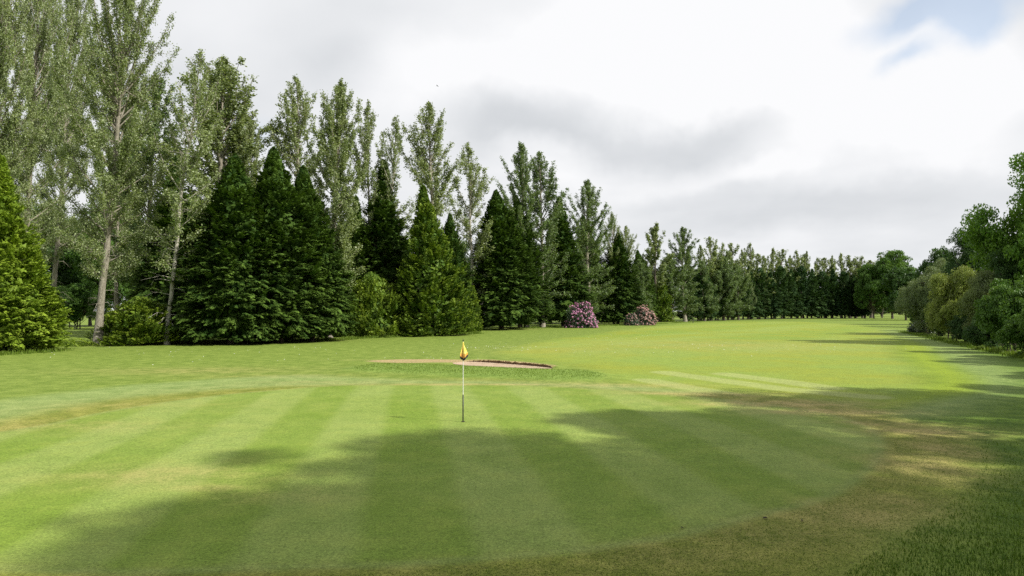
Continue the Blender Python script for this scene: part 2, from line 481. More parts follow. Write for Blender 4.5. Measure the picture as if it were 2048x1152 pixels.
m, t, o = new_mat('turf')
za = t.new('ShaderNodeAttribute', attribute_name='zone_a'); zb = t.new('ShaderNodeAttribute', attribute_name='zone_b'); zc = t.new('ShaderNodeAttribute', attribute_name='zone_c')
sa = t.new('ShaderNodeSeparateColor'); sb = t.new('ShaderNodeSeparateColor'); sc_ = t.new('ShaderNodeSeparateColor')
t.l.new(za.outputs[0], sa.inputs[0]); t.l.new(zb.outputs[0], sb.inputs[0]); t.l.new(zc.outputs[0], sc_.inputs[0])
geo = t.new('ShaderNodeNewGeometry'); Pn = geo.outputs['Position']
nA = t.noise(Pn, 0.16, 5, .6)        # broad tone
nB = t.noise(Pn, 1.3, 5, .65)        # patches
nC = t.noise(Pn, 9.0, 4, .65)        # tufts
nD = t.math('ADD', t.math('MULTIPLY', t.noise(Pn, 48.0, 2, .7), .5), t.math('MULTIPLY', t.noise(Pn, 26.0, 2, .6), .5))        # blades
# broad colours
rough_c = t.mix(t.rng(nB, .35, .65), (0.118, 0.180, 0.022), (0.185, 0.240, 0.044))
fair_c = t.mix(sb.outputs[0], (0.165, 0.242, 0.030), (0.222, 0.285, 0.056))
fair_c = t.mix(t.rng(nA, .42, .62), fair_c, (0.218, 0.255, 0.030))
pale_c = t.mix(t.rng(nB, .3, .7), (0.17, 0.245, 0.068), (0.25, 0.305, 0.108))
coll_c = t.mix(t.rng(nB, .38, .62), (0.140, 0.172, 0.022), (0.220, 0.225, 0.046))
green_c = t.mix(t.math('MULTIPLY', t.math('ADD', t.math('MULTIPLY', sb.outputs[0], .70), t.rng(nA, .35, .65, -.15, .45)), t.rng(nB, .3, .6, .55, 1.0)), (0.148, 0.222, 0.027), (0.228, 0.290, 0.074))
green_c = t.mix(t.rng(nB, .45, .75, 0, .6), green_c, (0.20, 0.245, 0.040))
rough_c = t.mix(zc.outputs['Alpha'], rough_c, t.mix(t.rng(nB, .35, .65), (0.060, 0.120, 0.008), (0.115, 0.180, 0.018)))
c = t.mix(sa.outputs[2], rough_c, fair_c)
c = t.mix(sc_.outputs[1], c, pale_c)
c = t.mix(sc_.outputs[0], c, (0.20, 0.27, 0.020))
c = t.mix(t.math('MULTIPLY', sc_.outputs[2], .8), c, (0.285, 0.325, 0.105))
c = t.mix(sa.outputs[1], c, coll_c)
c = t.mix(t.math('MULTIPLY', zb.outputs['Alpha'], .75), c, pale_c)
c = t.mix(t.math('MULTIPLY', sa.outputs[0], t.math('SUBTRACT', 1.0, t.math('MULTIPLY', zb.outputs['Alpha'], .45))), c, green_c)
c = t.mix(za.outputs['Alpha'], c, t.mix(t.rng(nC, .35, .65), (0.11, 0.195, 0.026), (0.19, 0.275, 0.060)))
dryf = t.math('MULTIPLY', sb.outputs[1], t.rng(t.math('ADD', t.math('MULTIPLY', nB, .6), t.math('MULTIPLY', nC, .4)), .34, .58))
c = t.mix(dryf, c, (0.37, 0.29, 0.12))
c = t.mix(t.math('MULTIPLY', sb.outputs[2], t.rng(nC, .3, .55)), c, (0.38, 0.27, 0.145))
# fine variation
mod = t.math('ADD', t.math('MULTIPLY', t.math('SUBTRACT', nC, .5), .75), t.math('MULTIPLY', t.math('SUBTRACT', nD, .5), 3.0))
mod = t.math('ADD', mod, t.math('MULTIPLY', t.math('SUBTRACT', nB, .5), .45))
mod = t.math('ADD', 1.0, t.math('MULTIPLY', mod, t.rng(sa.outputs[0], 0, 1, 1.0, .85)))
c = t.mix(1.0, c, t.vmath('SCALE', (1, 1, 1), mod), 'MULTIPLY')
pb = t.new('ShaderNodeBsdfPrincipled'); t.put(pb.inputs['Base Color'], c)
pb.inputs['Roughness'].default_value = .9; pb.inputs['Specular IOR Level'].default_value = .15
bp = t.new('ShaderNodeBump'); bp.inputs['Distance'].default_value = .03
t.put(bp.inputs['Strength'], t.rng(sa.outputs[0], 0, 1, .7, .35))
t.put(bp.inputs['Height'], t.math('ADD', t.math('MULTIPLY', nC, .6), t.math('MULTIPLY', nD, .5)))
t.l.new(bp.outputs[0], pb.inputs['Normal'])
t.l.new(pb.outputs[0], o.inputs[0])
ground.materials.append(m)
tag(obj('ground', ground), kind='structure')

# sand lying in the hollow, just above the turf
m, t, o = new_mat('sand')
geo = t.new('ShaderNodeNewGeometry')
a = t.noise(geo.outputs['Position'], 3, 5, .6)
pb = t.new('ShaderNodeBsdfPrincipled')
t.put(pb.inputs['Base Color'], t.mix(t.rng(a, .3, .7), (0.33, 0.235, 0.15), (0.46, 0.35, 0.24))); pb.inputs['Roughness'].default_value = .95
bp = t.new('ShaderNodeBump'); bp.inputs['Distance'].default_value = .03
t.l.new(t.noise(geo.outputs['Position'], 14, 3), bp.inputs['Height']); t.l.new(bp.outputs[0], pb.inputs['Normal'])
t.l.new(pb.outputs[0], o.inputs[0])
bx = POLY['bunker']
x0, y0 = bx.min(0) - .4; x1, y1 = bx.max(0) + .4
gx, gy = np.meshgrid(np.arange(x0, x1, .1), np.arange(y0, y1, .06))
gd = sdf(gx, gy, bx)
gz = height(gx, gy) + .012
ids = np.arange(gx.size).reshape(gx.shape)
fq = np.stack([ids[:-1, :-1], ids[:-1, 1:], ids[1:, 1:], ids[1:, :-1]], -1).reshape(-1, 4)
keep = (gd.ravel()[fq] < -.02).all(1)
tag(obj('sand_bunker', mesh_np('sand_bunker', np.stack([gx, gy, gz], -1).reshape(-1, 3), fq[keep], m, smooth=True)), kind='structure')

# turf lip: dark soil face under the raised far rim
n_ = len(bx); far_ = [(p[0], p[1]) for p in bx if p[1] > BX0 + BX1 * p[0] - .05 and G(925, 722)[0] < p[0] < G(1118, 736)[0]]
far_.sort()
rgl = np.random.default_rng(4)
lx = np.interp(np.linspace(0, 1, 160), np.linspace(0, 1, len(far_)), [p[0] for p in far_]); ly = np.interp(np.linspace(0, 1, 160), np.linspace(0, 1, len(far_)), [p[1] for p in far_])
ex_ = np.minimum(np.linspace(0, 8, 160), np.linspace(8, 0, 160)).clip(0, 1)
top_ = height(lx, ly + .22) + .012 + .022 * rgl.normal(0, 1, 160)
bot_ = height(lx, ly - .12) - .02
LV = np.concatenate([np.stack([lx, ly - .06, bot_], -1), np.stack([lx, ly - .09 + .02 * rgl.normal(0, 1, 160), (bot_ + top_) / 2], -1), np.stack([lx, ly - .03, bot_ + (top_ - bot_) * ex_], -1), np.stack([lx, ly + .25, bot_ + (top_ - bot_) * ex_ - .03], -1)])
LF = np.array([[r_ * 160 + i, r_ * 160 + i + 1, (r_ + 1) * 160 + i + 1, (r_ + 1) * 160 + i] for r_ in range(3) for i in range(159)])
tag(obj('soil_bank', mesh_np('soil_bank', LV, LF, plain('bunker_soil', (0.075, 0.045, 0.022), .95, (0.14, 0.085, 0.045), 9, .1))), kind='structure')

# ---------------------------------------------------------------- tree generators (return (trunk mesh, crown mesh, height, half-width))
def poplar(seed, H=26., R=3.6, base=.12, nb=110, leaves=46000, leaf=.17, prof='cone', mat='poplar', bark='bark', r0=.38, dens_top=1.0, twig=.32, gauss=.20, low=.0):
    rg = np.random.default_rng(seed)
    T = Tubes()
    k = 14
    zs = np.linspace(0, H, k)
    wx = np.cumsum(rg.normal(0, .10, k)) * .6; wy = np.cumsum(rg.normal(0, .10, k)) * .6
    wx -= np.linspace(0, wx[-1], k); wy -= np.linspace(0, wy[-1], k)
    path = np.stack([wx, wy, zs], -1)
    rr = r0 * (1 - zs / H) ** .85 + .012; rr[0] *= 1.45
    path = np.concatenate([[path[0] + (0, 0, -.3)], path]); rr = np.concatenate([[rr[0] * 1.2], rr])
    T.add(path, rr, 9, .04, rg)
    def at(z):
        return np.array([np.interp(z, zs, wx), np.interp(z, zs, wy), z])
    LP = []; LT = []; LD = []
    stalks = []
    # leaders near the top give the serrated outline
    for i in range(nb):
        q = (i + rg.uniform()) / nb
        z = H * (base + (1 - base) * q ** .92)
        h = (z / H - base) / (1 - base)
        if prof == 'cone': w_ = np.interp(h, [0, .12, .3, .5, .68, .84, .93, 1], [.6, .9, 1., .93, .76, .52, .32, .08])
        elif prof == 'col': w_ = np.interp(h, [0, .12, .4, .7, .88, 1], [.6, .9, 1., .85, .55, .16])
        else: w_ = np.interp(h, [0, .2, .45, .7, .88, 1], [.7, .95, 1., .75, .42, .08])
        w_ *= rg.uniform(.5, 1.25)
        Rr = R * w_
        az = rg.uniform(0, 2 * PI)
        el = rad(np.interp(h, [0, .3, .7, 1], [20, 46, 64, 80]) + rg.normal(0, 7))
        if rg.uniform() < low: el = rad(rg.uniform(-25, 10))
        Lb = min(Rr / max(math.cos(el), .35), ((H - z) * (.50 + .28 * rg.uniform()) + .4) / max(math.sin(el), .2) if el > 0.1 else 99)
        Lb = max(Lb, .5)
        p0 = at(z)
        n_ = 5
        s_ = np.linspace(0, 1, n_)
        e2 = el + s_ * rad(18)
        d = np.stack([np.cos(az) * np.cos(e2), np.sin(az) * np.cos(e2), np.sin(e2)], -1)
        pts = p0 + np.concatenate([[[0, 0, 0]], np.cumsum(d[:-1] * Lb / (n_ - 1), 0)])
        pts += rg.normal(0, .05 * Lb / 3, pts.shape) * s_[:, None]
        rb = max(.012, .0125 * Lb * (1 - .3 * h))
        T.add(pts, rb * (1 - s_ * .85), 4)
        # twigs
        nt = int(6 + Lb * 4.2)
        ts = rg.uniform(.12, 1, nt) ** .8
        for s1 in ts:
            pp = np.array([np.interp(s1, s_, pts[:, c_]) for c_ in range(3)])
            tl = twig * (1.2 - .6 * s1) * (1 + Lb * .16) * rg.uniform(.5, 1.3) * (1.15 - .45 * h)
            dd = norm(np.array([np.cos(az), np.sin(az), .5]) + rg.normal(0, .7, 3) + (0, 0, .25 + .9 * h))
            pe = pp + dd * tl
            stalks.append((pp, pe, tl))
            wgt = tl * float(np.interp(h, [0, .5, .75, 1], [1.1, 1., .62 * dens_top, .5 * dens_top]))
            LP.append((pp, pe, wgt, h))
    ww = np.array([x[2] for x in LP]); ww *= rg.uniform(.3, 1.5, len(ww)); ww /= ww.sum()
    pick = rg.choice(len(LP), leaves, p=ww)
    Bh = np.array([x[3] for x in LP])[pick][:, None]; A = np.array([x[0] for x in LP])[pick]; B = np.array([x[1] for x in LP])[pick]
    s2 = rg.uniform(.1, 1.1, leaves)[:, None]
    Pp = A + (B - A) * s2 + rg.normal(0, gauss, (leaves, 3)) * (.7, .7, 1.1) * (1.1 - .35 * Bh)
    ct = rg.normal(.5, .24, len(LP))[pick]
    tint = np.clip(ct + rg.normal(0, .22, leaves), 0, 1)
    Dv = rg.normal(0, 1, (leaves, 3)) + (0, 0, -.2); Nv = rg.normal(0, 1, (leaves, 3)) + (0, 0, .6)
    sz = leaf * rg.uniform(.6, 1.3, leaves)
    V, Fq = cards(Pp, Dv, Nv, sz, sz * .8)
    for i in range(16):                          # dead twigs left on the bare foot of the trunk
        z = H * rg.uniform(.05, base + .12); az = rg.uniform(0, 2 * PI); Lt = rg.uniform(.7, 2.2)
        p0 = at(z); dr = np.array([math.cos(az), math.sin(az), 0])
        T.add([p0, p0 + dr * Lt * .5 + (0, 0, .10), p0 + dr * Lt * .85 + rg.normal(0, .12, 3) - (0, 0, .15), p0 + dr * Lt + rg.normal(0, .2, 3) - (0, 0, .5)], [.028, .018, .010, .004], 4)
        T.add([p0 + dr * Lt * .5 + (0, 0, .10), p0 + dr * Lt * .9 + rg.normal(0, .3, 3)], [.013, .004], 3)
    for (a_, b_, tl) in stalks[::2]:
        T.add([a_, b_], [.013, .006], 3)
    return (T.mesh('trunk', M[bark]), mesh_np('crown', V, Fq, M[mat], np.repeat(tint, 4)), *extent(V, 96))

def extent(V, p):
    return float(np.percentile(V[:, 2], 99.9)), float(np.percentile(np.hypot(V[:, 0], V[:, 1]), p))

def conifer(seed, H=16., R=4., base=.03, n=1500, per=42, leaf=.22, mat='conifer', el=(5, 55), spray=1.1, flat=.35, prof='leyland', rag=.16, width=.30, droop=.25, r0=.3, limb=7, nout=.35):
    rg = np.random.default_rng(seed)
    P_ = dict(leyland=([0, .05, .25, .5, .7, .86, .95, 1], [.86, .98, 1., .82, .55, .29, .12, .02]),
              cone=([0, .05, .2, .5, .8, 1], [.85, 1., .95, .62, .26, .02]),
              dome=([0, .1, .35, .65, .88, 1], [.86, 1., .97, .75, .42, .05]),
              column=([0, .1, .4, .75, .92, 1], [.7, .95, 1., .86, .5, .06]))[prof]
    nl = max(n // limb, 20)
    tl_ = rg.uniform(0, 1, nl * 4)
    tl_ = tl_[rg.uniform(0, 1, nl * 4) < (np.interp(tl_, *P_) * .85 + .15)][:nl]; nl = len(tl_)
    al_ = rg.uniform(0, 2 * PI, nl); rl_ = rg.normal(0, 1, nl); cl_ = rg.normal(0, 1, nl)
    w_ = rg.integers(0, nl, n)
    Rl = R * np.interp(tl_, *P_) + .2
    tt = np.clip(tl_[w_] + rg.normal(0, .16, n) * spray / H, 0, 1)
    az = al_[w_] + rg.normal(0, .30, n) * spray / Rl[w_]
    ph = rg.uniform(0, 6.28, 8)
    lob = .06 * np.sin(3 * az + ph[0] + 3 * tt) + .05 * np.sin(5 * az + ph[1] - 9 * tt) + .05 * np.sin(2 * az + ph[2] + 14 * tt)
    Rr = R * np.interp(tt, *P_) * (1 + lob + rag * .8 * rl_[w_] * (.7 + .5 * tt) + .05 * rg.normal(0, 1, n) - .12 * (rg.uniform(0, 1, n) ** 2))
    Rr = np.maximum(Rr, .05)
    z = H * (base + (1 - base) * tt)
    e = np.radians(np.interp(tt, [0, .5, 1], [el[0], (el[0] + el[1]) / 2, el[1]]) + rg.normal(0, 9, n))
    out_ = np.stack([np.cos(az), np.sin(az), np.zeros(n)], -1)
    Dn = norm(out_ * np.cos(e)[:, None] + np.array([0, 0, 1.]) * np.sin(e)[:, None] + rg.normal(0, .16, (n, 3)))
    tip = out_ * Rr[:, None] + np.array([0, 0, 1.]) * z[:, None]
    Ls = spray * rg.uniform(.6, 1.35, n) * np.interp(tt, [0, .8, 1], [1, .8, .5])
    sideD = norm(np.cross(Dn, np.array([0, 0, 1.])))
    upD = np.cross(sideD, Dn)
    s_ = rg.uniform(0, 1, (n, per)) ** .85         # 0 at tip
    sg = np.where(rg.uniform(0, 1, (n, per)) < .5, -1., 1.)
    lat = sg * rg.uniform(.1, 1, (n, per)) * (width * (.10 + .9 * s_)) * Ls[:, None]
    nrm = rg.normal(0, flat * .10, (n, per)) * Ls[:, None]
    Pp = tip[:, None] - Dn[:, None] * (s_ * Ls[:, None])[..., None] + sideD[:, None] * lat[..., None] + upD[:, None] * nrm[..., None]
    Pp[..., 2] -= droop * ((1 - s_) ** 2) * Ls[:, None] * .6 + np.abs(lat) * .45
    Dl = Dn[:, None] + sideD[:, None] * sg[..., None] * .8 + rg.normal(0, .15, (n, per, 3)) - np.array([0, 0, .3])
    Nl = upD[:, None] + out_[:, None] * nout + rg.normal(0, .22, (n, per, 3)) + rg.normal(0, .18, (n, 1, 3))
    ctint = .40 + .13 * cl_[w_] + rg.normal(0, .14, n)
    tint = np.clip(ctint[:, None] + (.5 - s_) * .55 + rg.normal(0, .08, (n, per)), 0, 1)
    Pp = Pp.reshape(-1, 3); N = len(Pp)
    ok = (Pp[:, 2] > .05)
    sz = leaf * rg.uniform(.7, 1.3, N)
    V1, F1 = cards(Pp[ok], Dl.reshape(-1, 3)[ok], Nl.reshape(-1, 3)[ok], sz[ok], sz[ok] * .34)
    t1 = tint.ravel()[ok]
    # inner twigs: bigger sprays closer to the stem close the crown
    ni = int(n * 2.6)
    ti = rg.uniform(0, .97, ni); ai = rg.uniform(0, 2 * PI, ni)
    ri = R * np.interp(ti, *P_) * rg.uniform(.25, .66, ni)
    Pi = np.stack([ri * np.cos(ai), ri * np.sin(ai), H * (base + (1 - base) * ti) + .1], -1)
    Ni = norm(Pi * (1, 1, 0)) + (0, 0, .5) + rg.normal(0, .5, (ni, 3))
    V2, F2 = cards(Pi, rg.normal(0, 1, (ni, 3)) + (0, 0, .3), Ni, R * .12, R * .08)
    V = np.concatenate([V1, V2]); Fq = np.concatenate([F1, F2 + len(V1)])
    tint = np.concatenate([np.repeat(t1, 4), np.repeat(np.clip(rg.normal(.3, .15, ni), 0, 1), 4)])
    T = Tubes()
    zt = np.linspace(-.3, H * .93, 8)
    T.add(np.stack([zt * 0, zt * 0, zt], -1), r0 * (1 - np.clip(zt, 0, None) / H) ** .9 + .02, 8, .05, rg)
    for i in range(26):
        a_ = rg.uniform(0, 6.28); zb = H * rg.uniform(max(base, .05), .7); rl = R * np.interp(zb / H, *P_) * .75
        T.add([[0, 0, zb], [rl * .5 * math.cos(a_), rl * .5 * math.sin(a_), zb + .15], [rl * math.cos(a_), rl * math.sin(a_), zb + .5]], [.06, .04, .015], 4)
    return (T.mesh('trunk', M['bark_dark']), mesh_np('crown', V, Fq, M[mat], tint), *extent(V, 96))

def broad(seed, H=12., R=4.5, base=.18, lobes=26, leaves=42000, leaf=.2, mat='broad', lobe_r=.33, clump=.28, droop=0., bark='bark_dark', r0=.28, stems=1, aspect=.8, up=.8, inner=2600):
    rg = np.random.default_rng(seed)
    zc = H * (base + (1 - base) * .5); hz_ = H * (1 - base) * .5
    C = []
    tries = 0
    while len(C) < lobes and tries < 4000:
        tries += 1
        d = norm(rg.normal(0, 1, 3))
        rr = rg.uniform(.42, .88)
        shrink = 1.0 if d[2] < 0 else 1 - .25 * d[2]
        c_ = np.array([d[0] * R * rr * shrink, d[1] * R * rr * shrink, zc + d[2] * hz_ * rr])
        if all(np.linalg.norm(c_ - q[0]) > lobe_r * R * .55 for q in C):
            C.append((c_, lobe_r * R * rg.uniform(.65, 1.25)))
    T = Tubes()
    for s_ in range(stems):
        a_ = rg.uniform(0, 6.28); off = 0 if stems == 1 else R * .15
        bx_, by_ = off * math.cos(a_), off * math.sin(a_)
        topz = zc + hz_ * .3
        pts = np.array([[bx_, by_, -.3], [bx_ * 1.1, by_ * 1.1, H * base * .6], [bx_ * 1.4 + rg.normal(0, .15), by_ * 1.4, zc * .8], [bx_ * 1.6, by_ * 1.6, topz]])
        T.add(pts, [r0 * 1.3, r0, r0 * .7, r0 * .2], 8, .05, rg)
    cl = []
    for c_, r_ in C:
        zb = H * base + rg.uniform(0, .5) * max(c_[2] - H * base, 0)
        mid = np.array([c_[0] * .45, c_[1] * .45, (zb + c_[2]) * .5])
        T.add([[0, 0, zb], mid, c_], [r0 * .45, r0 * .25, .03], 5)
        k = int(16 * (r_ / (lobe_r * R)) ** 2) + 5
        d = norm(rg.normal(0, 1, (k, 3)) + (0, 0, .35))
        cp = c_ + d * r_ * rg.uniform(.6, 1.08, (k, 1)) * (1, 1, aspect)
        for p_ in cp:
            cl.append((p_, r_ * clump * 2 * rg.uniform(.5, 1.3), rg.normal(.5, .2)))
            if rg.uniform() < .35:
                T.add([c_, p_], [.025, .01], 3)
    cp = np.array([x[0] for x in cl]); cr = np.array([x[1] for x in cl]); ct = np.array([x[2] for x in cl])
    pr = cr ** 2; pr = pr / pr.sum()
    pk = rg.choice(len(cl), leaves, p=pr)
    g = rg.normal(0, 1, (leaves, 3)); g = g / np.maximum(1, np.linalg.norm(g, axis=1, keepdims=True) / 1.5)
    Pp = cp[pk] + g * (cr[pk] * .48)[:, None] * (1, 1, .62)
    if droop: Pp[:, 2] -= droop * rg.uniform(0, 1, leaves) ** 2 * cr[pk]
    Pp[:, 2] = np.maximum(Pp[:, 2], .06 + .1 * rg.uniform(0, 1, leaves))
    outw = norm(Pp - (0, 0, zc))
    Nv = outw * .5 + (0, 0, up) + rg.normal(0, .65, (leaves, 3))
    Dv = rg.normal(0, 1, (leaves, 3)) + ((0, 0, -1.2) if droop else (0, 0, 0))
    sz = leaf * rg.uniform(.6, 1.3, leaves)
    V, Fq = cards(Pp, Dv, Nv, sz, sz * (.4 if droop else .7))
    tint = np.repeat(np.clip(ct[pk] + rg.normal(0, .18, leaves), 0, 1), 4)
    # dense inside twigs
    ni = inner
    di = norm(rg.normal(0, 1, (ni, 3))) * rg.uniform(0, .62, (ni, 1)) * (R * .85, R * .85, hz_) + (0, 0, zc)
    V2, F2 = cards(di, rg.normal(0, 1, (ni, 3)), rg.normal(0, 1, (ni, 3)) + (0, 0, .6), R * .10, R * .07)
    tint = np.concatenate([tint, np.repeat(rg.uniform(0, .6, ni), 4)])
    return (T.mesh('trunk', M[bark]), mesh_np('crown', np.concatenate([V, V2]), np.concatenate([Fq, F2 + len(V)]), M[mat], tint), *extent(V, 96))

# ---------------------------------------------------------------- placing trees
counter = {}
def plant(proto, name, cat, label, group, px, pb, tx, ty, wpx, yaw=0., part='trunk', lean_y=0., depth=None):
    """stand a tree on the ground: base pixel, top pixel and crown width in photo pixels give position, height, lean and spread in metres"""
    tm, cm, H0, R0 = proto
    x, y = G(px, pb)
    v = dirv(tx, ty); tt_ = y / v.y
    topx = v.x * tt_; topz = CAM_H + v.z * tt_
    Hm = topz
    Rm = wpx * .5 * y / F
    return stand(proto, name, cat, label, group, x, y, Hm, Rm, yaw, topx - x)

def stand(proto, name, cat, label, group, x, y, Hm, Rm, yaw=0., shear=0.):
    tm, cm, H0, R0 = proto
    e = bpy.data.objects.new(name, None); COL.objects.link(e)
    e.empty_display_size = .5
    e.location = (x, y, hz(x, y))
    sc = Vector((Rm / R0, Rm / R0, Hm / H0))
    lean = math.atan2(shear, Hm)
    R_ = Matrix.Rotation(lean, 4, 'Y') @ Matrix.Rotation(yaw, 4, 'Z')
    e.rotation_euler = R_.to_euler()
    e.scale = sc
    tag(e, label, cat, group)
    obj('trunk', tm, e); obj('crown' if cat != 'shrub' else 'foliage', cm, e)
    return e

# prototypes -----------------------------------------------------
PP = {}
PP['p_big'] = poplar(1, 32, 5.0, .16, 170, 100000, .13, 'cone', r0=.30, low=.12, gauss=.17)
PP['p_big2'] = poplar(2, 30, 4.6, .18, 150, 74000, .135, 'cone', r0=.28, low=.1, dens_top=.9, gauss=.17)
PP['p_thin'] = poplar(3, 25, 2.8, .22, 90, 13000, .15, 'cone', bark='bark_pale', r0=.17, low=.25, gauss=.18)
PP['p_col'] = poplar(4, 28, 3.6, .14, 140, 62000, .165, 'col', r0=.30, gauss=.17)
PP['p_cone'] = poplar(5, 28, 3.4, .16, 110, 30000, .165, 'cone', r0=.24, gauss=.16)
PP['p_full'] = poplar(6, 28, 3.6, .08, 130, 44000, .18, 'cone', mat='poplar_green', r0=.26, low=.15, gauss=.17)
PP['p_full2'] = poplar(16, 28, 3.4, .08, 110, 36000, .18, 'cone', mat='poplar_green', r0=.24, low=.15, gauss=.17)
PP['p_air'] = poplar(7, 28, 2.8, .18, 85, 17000, .165, 'cone', bark='bark_pale', r0=.18, gauss=.15)
PP['p_air2'] = poplar(17, 28, 2.8, .18, 75, 15000, .165, 'cone', bark='bark_pale', r0=.18, gauss=.15)
PP['p_far'] = poplar(8, 24, 3.2, .14, 60, 15000, .28, 'top', r0=.25, twig=.4, gauss=.18, bark='bark_dark', dens_top=.7)
PP['p_far2'] = poplar(9, 24, 2.8, .14, 60, 11000, .28, 'cone', r0=.25, twig=.4, gauss=.18, bark='bark_dark', dens_top=.7)
PP['p_far3'] = poplar(18, 24, 2.8, .14, 50, 9000, .28, 'cone', r0=.25, twig=.4, gauss=.16, bark='bark_dark', dens_top=.6)
PP['p_hang'] = poplar(10, 20, 4.0, .08, 100, 40000, .24, 'col', mat='poplar_green', bark='bark_dark', r0=.25, low=.3, twig=.45, gauss=.26)
PP['p_hang2'] = poplar(19, 20, 4.0, .06, 90, 34000, .24, 'cone', mat='poplar_green', bark='bark_dark', r0=.25, low=.4, twig=.45, gauss=.26)

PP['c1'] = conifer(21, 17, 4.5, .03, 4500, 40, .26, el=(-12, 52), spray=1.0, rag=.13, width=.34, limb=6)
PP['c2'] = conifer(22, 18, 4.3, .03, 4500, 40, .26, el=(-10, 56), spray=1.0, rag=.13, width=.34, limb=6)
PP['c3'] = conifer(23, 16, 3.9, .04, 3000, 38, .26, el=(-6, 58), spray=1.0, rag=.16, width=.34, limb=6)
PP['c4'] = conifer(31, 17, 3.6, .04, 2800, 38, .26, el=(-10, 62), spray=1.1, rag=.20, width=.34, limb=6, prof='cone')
PP['c_far'] = conifer(24, 17, 3.6, .06, 1200, 26, .42, mat='conifer_blue', el=(-5, 60), spray=1.3, prof='column', rag=.17, width=.36)
PP['c_far2'] = conifer(25, 17, 3.6, .05, 1200, 26, .42, mat='conifer_blue', el=(-5, 60), spray=1.3, prof='leyland', rag=.17, width=.36)
PP['thuja'] = conifer(26, 13, 4.4, .01, 4200, 42, .20, mat='thuja', el=(10, 60), spray=.8, prof='cone', rag=.11, width=.40, limb=7, nout=.9)
PP['cypress'] = conifer(27, 15, 4.0, .01, 3200, 42, .24, mat='cypress', el=(30, 62), spray=1.15, prof='cone', rag=.14, width=.26, limb=6, nout=.8)
PP['cyp_low'] = conifer(28, 6, 4.6, .01, 1900, 44, .24, mat='cypress', el=(34, 54), spray=1.3, prof='dome', rag=.16, width=.22, limb=6, nout=.8)
PP['cyp_small'] = conifer(29, 7, 2.0, .01, 900, 36, .22, mat='cypress', el=(30, 62), spray=.9, prof='dome', rag=.14, nout=.8)

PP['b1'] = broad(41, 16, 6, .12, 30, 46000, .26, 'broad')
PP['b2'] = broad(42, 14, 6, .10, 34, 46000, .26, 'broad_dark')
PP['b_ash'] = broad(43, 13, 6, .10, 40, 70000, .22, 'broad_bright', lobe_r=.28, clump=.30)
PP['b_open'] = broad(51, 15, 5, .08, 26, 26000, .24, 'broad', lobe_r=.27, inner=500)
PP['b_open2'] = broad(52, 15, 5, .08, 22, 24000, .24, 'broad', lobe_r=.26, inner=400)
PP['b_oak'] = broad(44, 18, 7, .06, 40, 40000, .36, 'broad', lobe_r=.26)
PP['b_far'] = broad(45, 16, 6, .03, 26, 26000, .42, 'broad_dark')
PP['s_willow'] = broad(46, 9, 4.6, .02, 38, 56000, .20, 'willow', droop=.5, stems=3, r0=.1, lobe_r=.26, clump=.34)
PP['s_yellow'] = broad(47, 8, 3.4, .02, 32, 46000, .20, 'willow_yellow', droop=.6, stems=3, r0=.09, lobe_r=.27, clump=.34)
PP['s_brown'] = broad(48, 8, 3.4, .02, 32, 46000, .19, 'willow_brown', droop=.5, stems=3, r0=.09, lobe_r=.27, clump=.34)
PP['s_bush'] = broad(49, 5, 3.4, .02, 24, 40000, .17, 'broad_dark', stems=3, r0=.07)
PP['s_green'] = broad(50, 6, 3.4, .02, 24, 42000, .18, 'broad', stems=3, r0=.07)

